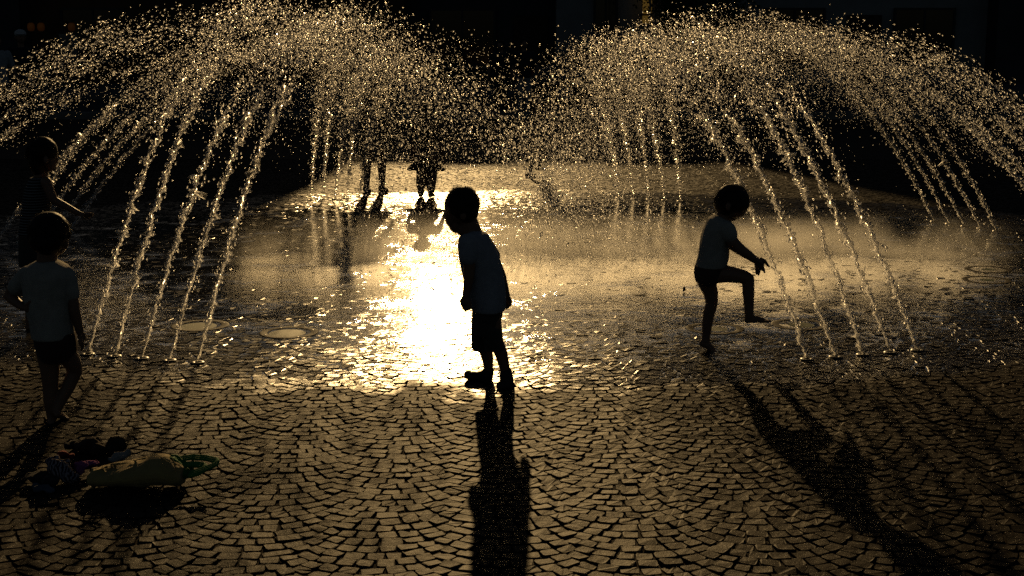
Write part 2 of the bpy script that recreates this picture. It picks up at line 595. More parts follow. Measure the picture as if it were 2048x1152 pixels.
def jet(base, heading, rng_len, apex, label, group, seed, stream_end=0.22, n_main=1250, n_fine=900, fat=1.0, spread=1.0, t_max=1.0):
    g = np.random.default_rng(seed)
    hx, hy = heading
    side = np.array([-hy, hx, 0.0])
    fwd = np.array([hx, hy, 0.0])

    def path(t):
        t = np.asarray(t, float)
        h = 4 * apex * t * (1 - t)
        return np.stack([hx * rng_len * t, hy * rng_len * t, h], -1)

    def tang(t):
        t = np.asarray(t, float)
        d = np.stack([np.full_like(t, hx * rng_len), np.full_like(t, hy * rng_len), 4 * apex * (1 - 2 * t)], -1)
        return d / np.linalg.norm(d, axis=-1, keepdims=True)

    # rope of water, knotted and swaying more and more with height
    n = 150
    ts = np.linspace(0.0, stream_end, n)
    C = path(ts)
    T = tang(ts)
    ph = g.uniform(0, 6.28, 8)
    sway = (ts / stream_end)
    wob = (np.sin(ts * 160 + ph[0]) * 0.5 + np.sin(ts * 330 + ph[1]) * 0.35 + np.sin(ts * 690 + ph[2]) * 0.25)
    wob2 = (np.sin(ts * 190 + ph[3]) * 0.5 + np.sin(ts * 410 + ph[4]) * 0.35 + np.sin(ts * 760 + ph[5]) * 0.25)
    up2 = np.cross(side, T)
    C = C + side * (wob * (0.003 + 0.019 * sway))[:, None] + up2 * (wob2 * (0.003 + 0.015 * sway))[:, None]
    K = 8
    rad = fat * (0.0100 + 0.0065 * sway) * np.exp(g.normal(0, 0.38, n)) * (1.0 - 0.55 * sway ** 4)
    rad[0] *= 0.6
    ang = np.linspace(0, 2 * math.pi, K, endpoint=False)
    lump = np.exp(g.normal(0, 0.30, (n, K)))
    ring = C[:, None] + side * (np.cos(ang)[None, :, None] * (rad[:, None] * lump)[..., None]) + up2[:, None] * (np.sin(ang)[None, :, None] * (rad[:, None] * lump)[..., None])
    V = ring.reshape(-1, 3)
    F = []
    for i in range(n - 1):
        for k in range(K):
            F.append((i * K + k, i * K + (k + 1) % K, (i + 1) * K + (k + 1) % K, (i + 1) * K + k))
    root = np_mesh('water_jet', V, np.array(F), M['stream'], None, True)
    root.location = base
    tag(root, label, 'water jet', group)

    # drops: knots close to the rope, then a widening cloud
    nk = 420
    tk = g.uniform(0.02, stream_end * 1.9, nk)
    Pk = path(tk) + g.normal(0, 1, (nk, 3)) * (0.010 + 0.03 * tk / stream_end * 0.6)[:, None]
    rk = 0.0030 + 0.0055 * g.random(nk) ** 2
    tm = stream_end * 0.75 + (t_max - stream_end * 0.75) * g.beta(1.15, 1.05, n_main)
    # clumps: the stream breaks in packets
    tm = tm + 0.012 * np.sin(tm * 95 + ph[6]) + 0.006 * np.sin(tm * 230 + ph[7])
    sp = spread * (0.010 + 0.095 * np.clip((tm - stream_end * 0.75) / 0.45, 0, 1.4) ** 0.9)
    Pm = path(tm) + g.normal(0, 1, (n_main, 3)) * sp[:, None] * np.array([1, 1, 0.6])
    Pm[:, 2] -= np.abs(g.normal(0, 1, n_main)) * sp * 0.7
    rm = 0.0020 + 0.0085 * g.random(n_main) ** 3.4
    tf = stream_end * 0.8 + (t_max - stream_end * 0.8) * g.random(n_fine)
    spf = spread * (0.025 + 0.20 * np.clip((tf - stream_end * 0.6) / 0.4, 0, 1.3))
    Pf = path(tf) + g.normal(0, 1, (n_fine, 3)) * spf[:, None] * np.array([0.65, 0.65, 0.22])
    Pf[:, 2] -= np.abs(g.normal(0, 1, n_fine)) * spf * 1.7
    rf = 0.0016 + 0.0018 * g.random(n_fine)
    P = np.concatenate([Pk, Pm, Pf])
    rr = np.concatenate([rk, rm, rf])
    tt = np.concatenate([tk, tm, tf])
    keep = P[:, 2] > 0.012
    P, rr, tt = P[keep], rr[keep], tt[keep]
    el = 1.0 + np.where(tt < stream_end * 1.9, 2.6, 1.5) * g.random(len(P)) ** 2
    d = drops_mesh('droplets', P, rr, el, tang(np.clip(tt, 0, 1)), M['drop'], root, g)
    tag(d, kind='stuff')
    return root


ORD = ['leftmost', 'second from the left', 'middle', 'second from the right', 'rightmost']
GROUPS = [
    # name, first base, last base, heading, rope length, thickness, spread, range, apex
    ('near left', tuple(on_ground(175, 709).xy), tuple(on_ground(395, 726).xy), (0.20, 0.98), 0.24, 1.0, 1.0, 5.2, 1.70),
    ('near right', tuple(on_ground(1615, 719).xy), tuple(on_ground(1836, 701).xy), (-0.31, 0.95), 0.24, 1.0, 1.0, 5.2, 1.56),
    ('far left', (-3.95, 10.6), (-3.62, 11.4), (0.975, -0.22), 0.20, 0.9, 0.9, 4.9, 1.58),
    ('far right', (3.62, 11.9), (3.95, 11.3), (-0.975, -0.22), 0.22, 0.9, 0.9, 4.0, 1.66),
    ('side left', (-4.55, 8.5), (-4.4, 9.3), (0.975, 0.22), 0.20, 1.0, 0.9, 5.6, 1.62),
    ('side right', (4.05, 8.4), (3.85, 9.3), (-0.975, 0.22), 0.20, 1.0, 0.9, 4.3, 1.68),
    ('back left', (-1.95, 13.5), (-1.5, 13.7), (0.25, -0.968), 0.16, 0.8, 0.9, 5.0, 1.55),
    ('back right', (1.05, 13.7), (1.62, 13.4), (-0.25, -0.968), 0.16, 0.8, 0.9, 5.0, 1.55),
]
M['nozzle'] = plain('nozzle_metal', (0.03, 0.03, 0.03), 0.4, 0.5, 0.2, 30)
JET_BASES = []
for gi, (nm, b0, b1, hd, se, fat, spread, rg, ap) in enumerate(GROUPS):
    for k in range(5):
        u = k / 4
        x = b0[0] + (b1[0] - b0[0]) * u
        y = b0[1] + (b1[1] - b0[1]) * u
        dh = random.uniform(-0.03, 0.03)
        j = jet((x, y, 0.002), (hd[0] + dh, hd[1]), rg + random.uniform(-0.25, 0.25), ap + random.uniform(-0.13, 0.13),
                '%s of the five water jets in the %s row' % (ORD[k], nm), 'water jets of the fountain', 1000 + gi * 10 + k, se, fat=fat, spread=spread,
                n_main=620 if 'back' in nm else (950 if 'right' in nm else 1100), n_fine=2200 if nm in ('far right', 'side right') else 800)
        # slotted nozzle cap let into the paving
        rb = [((0, 0, -0.004), 0.038), ((0, 0, 0.003), 0.034), ((0, 0, 0.005), 0.020), ((0, 0, 0.001), 0.012)]
        vv = [(r_ * math.cos(i * math.pi / 8), r_ * math.sin(i * math.pi / 8), c_[2]) for c_, r_ in rb for i in range(16)]
        ff = [(q * 16 + i, q * 16 + (i + 1) % 16, (q + 1) * 16 + (i + 1) % 16, (q + 1) * 16 + i) for q in range(3) for i in range(16)]
        mesh_obj('nozzle', vv, ff, M['nozzle'], j, True)

# ------------------------------------------------------------------ mist and splashing where the jets come down
def mist_material():
    m, nt, N, L, p = new_mat('mist')
    N.remove(p)
    out = N['Material Output']
    tc = N.new('ShaderNodeTexCoord')
    sp = N.new('ShaderNodeSeparateXYZ')
    L.new(tc.outputs['Generated'], sp.inputs[0])

    def bell(o):
        c = math_node(nt, 'SUBTRACT', math_node(nt, 'MULTIPLY', o, 2.0), 1.0)
        return math_node(nt, 'SUBTRACT', 1.0, math_node(nt, 'MULTIPLY', c, c), True)
    side = math_node(nt, 'MULTIPLY', bell(sp.outputs[0]), bell(sp.outputs[1]))
    down = math_node(nt, 'POWER', math_node(nt, 'SUBTRACT', 1.0, sp.outputs[2], True), 1.3)
    n = noise(nt, tc.outputs['Object'], 2.4, 5, 0.62)
    mr = N.new('ShaderNodeMapRange')
    mr.inputs['From Min'].default_value = 0.40
    mr.inputs['From Max'].default_value = 0.72
    L.new(n.outputs[0], mr.inputs[0])
    d = math_node(nt, 'MULTIPLY', math_node(nt, 'MULTIPLY', side, down), mr.outputs[0])
    d = math_node(nt, 'MULTIPLY', d, 7.5)
    v = N.new('ShaderNodeVolumePrincipled')
    v.inputs['Color'].default_value = (0.95, 0.95, 0.95, 1)
    v.inputs['Anisotropy'].default_value = 0.72
    L.new(d, v.inputs['Density'])
    L.new(v.outputs[0], out.inputs['Volume'])
    return m


M['mist'] = mist_material()
mo = box('mist', -2.0, 3.6, 9.2, 10.4, 0.02, 0.31, M['mist'])
tag(mo, 'low golden mist hanging over the water where the jets come down', 'mist', kind='stuff')

g = np.random.default_rng(77)
n = 30000
X = g.normal(0.75, 1.1, n)
Y = 9.95 + g.normal(0, 0.32, n) + 0.12 * np.sin(X * 3.1) + 0.08 * np.sin(X * 7.3 + 1)
Z = 0.008 + np.abs(g.normal(0, 0.11, n)) * (0.55 + 0.45 * np.sin(X * 2.3 + 0.6) ** 2)
P = np.stack([X, Y, Z], 1)
d = drops_mesh('splash', P, 0.0009 + 0.0014 * g.random(n) ** 2, 1 + g.random(n), np.tile(np.array([[0, 0, 1.0]]), (n, 1)), M['drop'], None, g)
tag(d, 'fine splashing drops just above the water in the middle', 'splash', kind='stuff')

# ------------------------------------------------------------------ body building
def sphere_vf(c, ax, n=12, m=8):
    """ellipsoid: centre, three half-axis vectors"""
    v, f = [], []
    c = Vector(c)
    a, b, d = [Vector(x) for x in ax]
    v.append(c - d)
    for j in range(1, m):
        th = -math.pi / 2 + math.pi * j / m
        for i in range(n):
            ph = 2 * math.pi * i / n
            v.append(c + a * (math.cos(th) * math.cos(ph)) + b * (math.cos(th) * math.sin(ph)) + d * math.sin(th))
    v.append(c + d)
    for i in range(n):
        f.append((0, 1 + (i + 1) % n, 1 + i))
    for j in range(m - 2):
        for i in range(n):
            p0, p1 = 1 + j * n + i, 1 + j * n + (i + 1) % n
            f.append((p0, p1, p1 + n, p0 + n))
    e = len(v) - 1
    o = 1 + (m - 2) * n
    for i in range(n):
        f.append((o + i, o + (i + 1) % n, e))
    return v, f


def capsule_vf(p0, r0, p1, r1, n=12, k=3):
    p0, p1 = Vector(p0), Vector(p1)
    ax = (p1 - p0)
    ln = ax.length
    ax = ax / ln if ln > 1e-6 else Vector((0, 0, 1))
    t = Vector((0, 1, 0)) if abs(ax.y) < 0.9 else Vector((1, 0, 0))
    u = ax.cross(t).normalized()
    w = ax.cross(u)
    rings = []
    for i in range(1, k + 1):
        th = -math.pi / 2 + math.pi / 2 * i / k
        rings.append((p0 + ax * (r0 * math.sin(th)), r0 * math.cos(th)))
    for i in range(0, k):
        th = math.pi / 2 * i / k
        rings.append((p1 + ax * (r1 * math.sin(th)), r1 * math.cos(th)))
    v = [p0 - ax * r0]
    f = []
    for c, r in rings:
        for i in range(n):
            a = 2 * math.pi * i / n
            v.append(c + u * (r * math.cos(a)) + w * (r * math.sin(a)))
    v.append(p1 + ax * r1)
    for i in range(n):
        f.append((0, 1 + (i + 1) % n, 1 + i))
    for j in range(len(rings) - 1):
        for i in range(n):
            a, b = 1 + j * n + i, 1 + j * n + (i + 1) % n
            f.append((a, b, b + n, a + n))
    o = 1 + (len(rings) - 1) * n
    for i in range(n):
        f.append((o + i, o + (i + 1) % n, len(v) - 1))
    return v, f


def loft_vf(rings, n=20):
    """rings: (centre, half-axis u, half-axis w); closed at both ends"""
    v, f = [], []
    for c, u, w in rings:
        c, u, w = Vector(c), Vector(u), Vector(w)
        for i in range(n):
            a = 2 * math.pi * i / n
            v.append(c + u * math.cos(a) + w * math.sin(a))
    for j in range(len(rings) - 1):
        for i in range(n):
            a, b = j * n + i, j * n + (i + 1) % n
            f.append((a, b, b + n, a + n))
    f.append(tuple(range(n))[::-1])
    o = (len(rings) - 1) * n
    f.append(tuple(o + i for i in range(n)))
    return v, f


class Body:
    """overlapping closed shapes that are fused into one continuous skin"""
    def __init__(self, base):
        self.mb = MB()
        self.o = Vector(base)

    def cap(self, p0, r0, p1, r1):
        self.mb.add(*capsule_vf(Vector(p0) - self.o, r0, Vector(p1) - self.o, r1))
        return self

    def chain(self, pts):
        for (a, ra), (b, rb) in zip(pts[:-1], pts[1:]):
            self.cap(a, ra, b, rb)
        return self

    def ell(self, c, rx, ry, rz, tilt=0.0, yaw=0.0):
        m = Matrix.Rotation(yaw, 3, 'Z') @ Matrix.Rotation(tilt, 3, 'Y')
        self.mb.add(*sphere_vf(Vector(c) - self.o, (m @ Vector((rx, 0, 0)), m @ Vector((0, ry, 0)), m @ Vector((0, 0, rz))), 16, 10))
        return self

    def loft(self, rings):
        self.mb.add(*loft_vf([(Vector(c) - self.o, u, w) for c, u, w in rings]))
        return self

    def build(self, name, mat, parent=None, voxel=0.005, smooth=4, wrinkle=0.0, wscale=30.0, seed=0, crease=False):
        me = bpy.data.meshes.new(name)
        me.from_pydata([tuple(p) for p in self.mb.v], [], self.mb.f)
        tmp = bpy.data.objects.new(name + '_src', me)
        COL.objects.link(tmp)
        r = tmp.modifiers.new('r', 'REMESH')
        r.mode = 'VOXEL'
        r.voxel_size = voxel
        sm = tmp.modifiers.new('s', 'SMOOTH')
        sm.factor = 0.5
        sm.iterations = smooth
        dg = bpy.context.evaluated_depsgraph_get()
        dg.update()
        out = bpy.data.meshes.new_from_object(tmp.evaluated_get(dg))
        bpy.data.objects.remove(tmp)
        bpy.data.meshes.remove(me)
        if wrinkle:
            n = len(out.vertices)
            co = np.empty(n * 3, np.float32)
            no = np.empty(n * 3, np.float32)
            out.vertices.foreach_get('co', co)
            out.vertices.foreach_get('normal', no)
            co, no = co.reshape(-1, 3), no.reshape(-1, 3)
            g = np.random.default_rng(seed)
            d = np.zeros(n)
            for i in range(9):
                k = g.normal(0, 1, 3) * wscale * (0.5 + 0.25 * i)
                k[2] *= 0.35
                w_ = np.sin(co @ k + 0.8 * np.sin(co @ g.normal(0, 1, 3) * wscale * 0.4) + g.uniform(0, 6.28))
                if crease:
                    w_ = 1.0 - 2.0 * np.abs(w_) ** 0.6
                d += w_ / (1 + 0.35 * i)
            co += no * (d * wrinkle / 3.0)[:, None]
            out.vertices.foreach_set('co', co.astype(np.float32).ravel())
        out.materials.clear()
        out.materials.append(mat)
        out.shade_smooth()
        out.name = name
        ob = bpy.data.objects.new(name, out)
        if parent is None:
            ob.location = self.o
        return link(ob, parent)


def tufts(name, base, c, rx, ry, rz, n, length, mat, parent, seed, zmin=-0.2, droop=0.4, lift=0.35, width=0.0025):
    """short locks of hair standing out of a scalp ellipsoid (local to base)"""
    g = np.random.default_rng(seed)
    d = g.normal(0, 1, (n * 3, 3))
    d /= np.linalg.norm(d, axis=1)[:, None]
    d = d[d[:, 2] > zmin][:n]
    m = len(d)
    C = np.array(Vector(c) - Vector(base))
    P0 = C + d * np.array([rx, ry, rz]) * 0.93
    comb = np.array([0, 0, -1.0]) - d * (-d[:, 2:3])
    comb /= np.linalg.norm(comb, axis=1)[:, None] + 1e-3
    dirv = d * lift + comb * droop + g.normal(0, 0.13, (m, 3))
    dirv /= np.linalg.norm(dirv, axis=1)[:, None]
    L = length * g.uniform(0.5, 1.25, m)
    P1 = P0 + dirv * (L * 0.6)[:, None]
    P2 = P1 + (dirv * 0.8 + np.array([0, 0, -0.4 * droop])) * (L * 0.4)[:, None]
    t = np.cross(dirv, g.normal(0, 1, (m, 3)))
    t /= np.linalg.norm(t, axis=1)[:, None]
    b = np.cross(dirv, t)
    w = width * g.uniform(0.7, 1.5, m)[:, None]
    V = np.stack([P0 + t * w, P0 - t * w * 0.5 + b * w * 0.87, P0 - t * w * 0.5 - b * w * 0.87,
                  P1 + t * w * 0.7, P1 - t * w * 0.35 + b * w * 0.6, P1 - t * w * 0.35 - b * w * 0.6, P2], 1)
    F = np.array([(0, 1, 4), (0, 4, 3), (1, 2, 5), (1, 5, 4), (2, 0, 3), (2, 3, 5), (3, 4, 6), (4, 5, 6), (5, 3, 6)])
    F = (F[None] + (np.arange(m) * 7)[:, None, None]).reshape(-1, 3)
    return np_mesh(name, V.reshape(-1, 3), F, mat, parent, True)


def cloth(name, col, rough=0.9, weave=900.0):
    m = plain(name, col, rough, 0.15, 0.12, 30, 0.25, weave)
    m.node_tree.nodes['Principled BSDF'].inputs['Sheen Weight'].default_value = 0.15
    return m


def striped(name, c1, c2, period, axis=2, duty=0.5, tilt=(0, 0, 0)):
    m, nt, N, L, p = new_mat(name)
    tc = N.new('ShaderNodeTexCoord')
    mp = N.new('ShaderNodeMapping')
    mp.inputs['Rotation'].default_value = tilt
    L.new(tc.outputs['Object'], mp.inputs[0])
    sp = N.new('ShaderNodeSeparateXYZ')
    L.new(mp.outputs[0], sp.inputs[0])
    fr = math_node(nt, 'FRACT', math_node(nt, 'DIVIDE', sp.outputs[axis], period))
    r = ramp(nt, fr, [(0.0, c1), (duty, c2)])
    r.color_ramp.interpolation = 'CONSTANT'
    L.new(r.outputs[0], p.inputs['Base Color'])
    p.inputs['Roughness'].default_value = 0.9
    p.inputs['Specular IOR Level'].default_value = 0.15
    return m


def skin_mat():
    m = plain('skin', (0.36, 0.20, 0.13), 0.5, 0.4, 0.08, 40, 0.06, 400)
    p = m.node_tree.nodes['Principled BSDF']
    p.inputs['Subsurface Weight'].default_value = 0.12
    p.inputs['Subsurface Radius'].default_value = (0.01, 0.004, 0.002)
    p.inputs['Subsurface Scale'].default_value = 0.5
    return m


M['skin'] = skin_mat()
M['hair'] = plain('dark_hair', (0.018, 0.011, 0.007), 0.6, 0.25, 0.3, 200, 0)
M['shirt_white'] = cloth('white_cotton', (0.62, 0.56, 0.47))
M['shirt_grey'] = cloth('light_grey_cotton', (0.52, 0.52, 0.56))
M['shorts_dark'] = cloth('dark_cotton', (0.10, 0.085, 0.07))
M['briefs'] = cloth('brown_cotton', (0.11, 0.06, 0.05))
M['shoe'] = plain('shoe_rubber', (0.05, 0.045, 0.04), 0.6, 0.3, 0.2, 40)
M['girl_top'] = striped('striped_top', (0.34, 0.34, 0.34), (0.02, 0.02, 0.022), 0.0145, 2, 0.34)
M['dress'] = cloth('dark_dress', (0.09, 0.06, 0.05))
M['trousers_pale'] = cloth('pale_trousers', (0.45, 0.43, 0.42))
M['jacket_dark'] = cloth('dark_jacket', (0.04, 0.04, 0.05))
M['cap_white'] = cloth('white_cap', (0.7, 0.7, 0.7))


class At:
    """places joints by sight line at a chosen distance, radii in photograph pixels"""
    def __init__(self, Y):
        self.Y = Y

    def __call__(self, px, py, dy=0.0):
        return at(px, py, self.Y + dy)

    def m(self, px):
        return px * self.Y / FPX


def px_chain(body, a, pts):
    """pts: (px, py, dy, radius px)"""
    body.chain([(a(x, y, d), a.m(r)) for x, y, d, r in pts])


def px_loft(body, a, rows, sq=1.0):
    """rows: (xl, xr, y, dy, half depth m): one ellipse per row between two outline points"""
    rings = []
    for xl, xr, y, d, hd in rows:
        yl, yr = (y, y) if not isinstance(y, tuple) else y
        L_, R_ = a(xl, yl, d), a(xr, yr, d)
        rings.append(((L_ + R_) / 2, (R_ - L_) / 2, Vector((0, hd, 0))))
    body.loft(rings)


# ------------------------------------------------------------------ boy in the middle
A = At(6.20)
base = Vector((at(985, 780, 6.2).x, 6.2, 0.0))
b = Body(base)
# head seen from behind the cheek: skull, cheek, jaw, nose, ear, neck
b.ell(A(922, 412), A.m(34), A.m(36), A.m(38))
b.ell(A(905, 430, 0.010), A.m(17), A.m(26), A.m(27))
b.ell(A(911, 448, 0.008), A.m(14), A.m(21), A.m(18))
b.cap(A(889, 428, 0.035), A.m(4), A(890, 434, 0.035), A.m(4.5))
b.cap(A(896, 446, 0.03), A.m(3.5), A(899, 450, 0.03), A.m(3.5))
b.ell(A(927, 430, -0.075), A.m(7), A.m(4), A.m(11))
b.cap(A(934, 440), A.m(20), A(946, 474), A.m(22))
b.ell(A(927, 458), A.m(15), A.m(17), A.m(16))
px_loft(b, A, [(925, 972, 474, 0, 0.075), (922, 985, 495, 0, 0.10), (926, 996, 530, 0, 0.085), (938, 1003, 570, 0, 0.08), (946, 1005, 615, 0, 0.085), (950, 1000, 650, 0, 0.08)])
# near arm hanging forward, fist loosely closed
px_chain(b, A, [(938, 490, -0.10, 13), (939, 520, -0.115, 13), (938, 552, -0.12, 11), (934, 580, -0.115, 8.5), (932, 590, -0.115, 8)])
b.ell(A(932, 601, -0.115), A.m(9), A.m(8), A.m(12))
for fx, fy, ex, ey, dx in ((925, 603, 927, 619, 0.012), (930, 606, 930, 622, 0.004), (935, 606, 935, 620, -0.004), (940, 604, 940, 617, -0.011)):
    b.chain([(A(fx, fy, -0.115 + dx), A.m(3.4)), (A(ex - 1, (fy + ey) / 2 + 3, -0.115 + dx), A.m(3.1)), (A(ex + 2, ey, -0.11 + dx), A.m(2.6))])
b.chain([(A(927, 594, -0.13), A.m(3.6)), (A(922, 603, -0.135), A.m(3.2)), (A(924, 612, -0.132), A.m(2.8))])
# far arm swung back
px_chain(b, A, [(968, 488, 0.10, 12), (988, 520, 0.12, 12.5), (1002, 552, 0.12, 11), (1010, 580, 0.11, 8.5), (1013, 592, 0.105, 8)])
b.ell(A(1015, 601, 0.10), A.m(8), A.m(8), A.m(10))
for k, (fx, ex, ey) in enumerate(((1009, 1010, 614), (1013, 1013, 617), (1017, 1016, 616), (1020, 1018, 612))):
    b.chain([(A(fx, 604, 0.10 + 0.006 * k), A.m(3.3)), (A(fx + 1, 610, 0.095 + 0.006 * k), A.m(3.0)), (A(ex, ey, 0.09 + 0.006 * k), A.m(2.5))])
b.chain([(A(1019, 596, 0.09), A.m(3.4)), (A(1022, 604, 0.085), A.m(3)), (A(1019, 610, 0.08), A.m(2.6))])
# legs
px_chain(b, A, [(965, 640, 0.05, 19), (968, 690, 0.05, 15), (975, 715, 0.05, 12.5), (977, 738, 0.055, 9.5), (976, 752, 0.06, 9)])
px_chain(b, A, [(984, 640, -0.05, 19), (992, 682, -0.05, 15.5), (1002, 706, -0.045, 13.5), (1010, 738, -0.04, 10.5), (1012, 756, -0.04, 10)])
boy = b.build('person', M['skin'], None, 0.0042, 5)
tag(boy, 'small boy in T-shirt, shorts and shoes leaning forward in the bright glare', 'person', 'children playing at the fountain')
h = Body(base)
h.ell(A(925, 409, -0.004), A.m(34.5), A.m(39), A.m(37.5))
h.ell(A(934, 424, -0.006), A.m(24), A.m(34), A.m(24))
hair = h.build('hair', M['hair'], boy, 0.005, 3, 0.0015, 120, 3)
tufts('hair_tuft', base, A(925, 409, -0.004), A.m(34.5), A.m(39), A.m(37.5), 1500, 0.011, M['hair'], hair, 5, -0.1, 0.4, 0.6, width=0.0012)
tufts('stray_hair', base, A(925, 409, -0.004), A.m(34.5), A.m(39), A.m(37.5), 260, 0.022, M['hair'], hair, 91, 0.0, 0.5, 0.5, width=0.0007)
sh = Body(base)
px_loft(sh, A, [(938, 958, 460, -0.005, 0.045), (917, 976, (474, 468), 0, 0.105), (915, 988, 492, 0, 0.125), (917, 997, 515, 0, 0.125), (922, 1005, 540, 0, 0.12), (929, 1010, 565, 0, 0.12), (936, 1013, 590, 0, 0.125), (943, 1012, 612, 0, 0.13), (944, 1011, 619, 0, 0.13)])
px_chain(sh, A, [(936, 486, -0.10, 20.5), (937, 513, -0.117, 20)])
px_chain(sh, A, [(966, 484, 0.095, 18), (984, 512, 0.118, 17.5)])
sh.build('t_shirt', M['shirt_grey'], boy, 0.0045, 4, 0.004, 26, 2)
so_ = Body(base)
px_loft(so_, A, [(947, 1006, 606, 0, 0.105), (944, 1005, 630, 0, 0.115), (943, 1000, 650, 0, 0.115), (943, 1000, 664, 0, 0.115)])
px_loft(so_, A, [(943, 984, 655, 0.05, 0.068), (943, 986, 680, 0.05, 0.068), (943, 986, 699, 0.05, 0.068)])
px_loft(so_, A, [(962, 1001, 655, -0.05, 0.065), (966, 1003, 675, -0.05, 0.065), (970, 1010, 699, -0.05, 0.062)])
so_.build('shorts', M['shorts_dark'], boy, 0.0045, 3, 0.003, 30, 4)
for k, pts in enumerate(([(971, 752, 0.06, 12), (957, 753, 0.062, 10.5), (940, 752, 0.065, 9), (935, 749, 0.066, 8)],
                         [(1012, 764, -0.04, 14), (1014, 770, -0.05, 13.5), (1003, 772, -0.075, 11), (1022, 774, -0.04, 10)])):
    f = Body(base)
    px_chain(f, A, pts)
    if k == 0:
        px_chain(f, A, [(977, 742, 0.06, 12), (973, 754, 0.06, 13.5)])
        px_chain(f, A, [(935, 756, 0.066, 4), (976, 764, 0.06, 5)])
    else:
        px_chain(f, A, [(1012, 745, -0.04, 13), (1014, 766, -0.045, 15)])
        px_chain(f, A, [(998, 778, -0.085, 4.5), (1028, 778, -0.03, 5)])
    f.build('shoe', M['shoe'], boy, 0.004, 2)

# ------------------------------------------------------------------ toddler on tiptoe with one knee raised, touching a jet
A = At(6.85)
base = Vector((at(1430, 708, 6.85).x, 6.85, 0.0))
b = Body(base)
b.ell(A(1464, 404), A.m(33), A.m(34), A.m(34))
b.ell(A(1474, 416), A.m(20), A.m(26), A.m(20))
b.cap(A(1483, 425), A.m(5), A(1485, 428), A.m(4))
b.cap(A(1466, 436, 0.0), A.m(6), A(1470, 434), A.m(6))
b.ell(A(1457, 413, -0.085), A.m(6), A.m(4), A.m(9))
b.cap(A(1453, 425), A.m(16), A(1440, 450), A.m(18))
px_loft(b, A, [(1420, 1460, 448, 0, 0.07), (1406, 1462, 470, 0, 0.085), (1402, 1459, 495, 0, 0.08), (1400, 1458, 515, 0, 0.08), (1393, 1453, 535, 0, 0.085), (1391, 1442, 552, 0, 0.09), (1394, 1432, 566, 0, 0.075)])
# near arm to the jet
px_chain(b, A, [(1456, 464, -0.09, 12.5), (1465, 484, -0.10, 12.5), (1480, 499, -0.10, 11.5), (1497, 510, -0.085, 9.5), (1508, 519, -0.075, 8)])
b.ell(A(1518, 524, -0.07), A.m(11), A.m(6), A.m(10), 0.6)
for pts in ([(1522, 518, -0.085, 4.0), (1530, 522, -0.085, 3.4), (1534, 529, -0.085, 3.1), (1538, 533, -0.085, 2.6)],
            [(1521, 529, -0.075, 4.0), (1526, 536, -0.075, 3.3), (1528, 541, -0.075, 3.0), (1529, 545, -0.075, 2.4)],
            [(1517, 531, -0.062, 4.0), (1519, 539, -0.060, 3.3), (1518, 545, -0.060, 3.0), (1517, 550, -0.060, 2.4)],
            [(1512, 529, -0.050, 3.8), (1513, 538, -0.048, 3.1), (1513, 544, -0.047, 2.8), (1513, 548, -0.047, 2.3)],
            [(1513, 518, -0.095, 3.8), (1521, 524, -0.105, 3.4), (1527, 529, -0.105, 2.7)]):
    px_chain(b, A, pts)
# far arm, bent in front of the chest towards the water
px_chain(b, A, [(1452, 465, 0.085, 14), (1466, 490, 0.10, 12), (1484, 502, 0.10, 10.5), (1503, 514, 0.085, 8), (1512, 520, 0.08, 7.5)])
b.ell(A(1519, 526, 0.075), A.m(9), A.m(6), A.m(8), 0.6)
for k in range(4):
    px_chain(b, A, [(1523 - 2 * k, 530, 0.085 - 0.012 * k, 3.6), (1526 - 2 * k, 536, 0.085 - 0.012 * k, 3.1), (1527 - 2 * k, 542 - k, 0.085 - 0.012 * k, 2.4)])
px_chain(b, A, [(1516, 522, 0.055, 3.6), (1523, 528, 0.045, 3.2), (1527, 533, 0.043, 2.6)])
# buttock, standing leg on tiptoe
b.ell(A(1408, 547), A.m(19), 0.095, A.m(20))
px_chain(b, A, [(1411, 556, 0.04, 21), (1421, 585, 0.04, 15.5), (1424, 606, 0.04, 12.5), (1418, 626, 0.04, 12.5), (1414, 650, 0.04, 11), (1412, 674, 0.04, 8.8), (1411, 683, 0.04, 9)])
px_chain(b, A, [(1405, 687, 0.04, 7.5), (1415, 690, 0.038, 8.5), (1424, 699, 0.034, 6.5), (1430, 705, 0.03, 3.8)])
for k in range(5):
    px_chain(b, A, [(1427 - 0.6 * k, 702, 0.055 - 0.011 * k, 3.2), (1434 - 1.2 * k, 706, 0.055 - 0.012 * k, 2.6)])
# raised leg
px_chain(b, A, [(1420, 549, -0.045, 19.5), (1455, 548, -0.05, 17.5), (1485, 553, -0.05, 14.5), (1496, 558, -0.05, 13)])
px_chain(b, A, [(1496, 558, -0.05, 13), (1497, 585, -0.05, 12.2), (1498, 612, -0.05, 10.2), (1498, 632, -0.05, 9.5)])
px_chain(b, A, [(1495, 640, -0.05, 7), (1512, 638, -0.052, 7.5), (1526, 641, -0.055, 5.5), (1534, 643, -0.058, 3.8)])
for k in range(5):
    px_chain(b, A, [(1530, 643, -0.036 - 0.010 * k, 3.2), (1540 - 1.3 * k, 642.5, -0.034 - 0.011 * k, 2.5)])
kid = b.build('person', M['skin'], None, 0.0042, 4)
tag(kid, 'toddler in white T-shirt on tiptoe with one knee raised, hand in a jet', 'person', 'children playing at the fountain')
h = Body(base)
h.ell(A(1464, 400), A.m(35), A.m(38), A.m(33))
h.ell(A(1455, 410), A.m(28), A.m(38), A.m(22))
h.ell(A(1472, 408, 0), A.m(28), A.m(38), A.m(18))
hair = h.build('hair', M['hair'], kid, 0.005, 3, 0.002, 110, 6)
tufts('hair_tuft', base, A(1463, 401), A.m(35), A.m(38), A.m(34), 1800, 0.026, M['hair'], hair, 8, -0.40, 1.0, 0.05, width=0.0014)
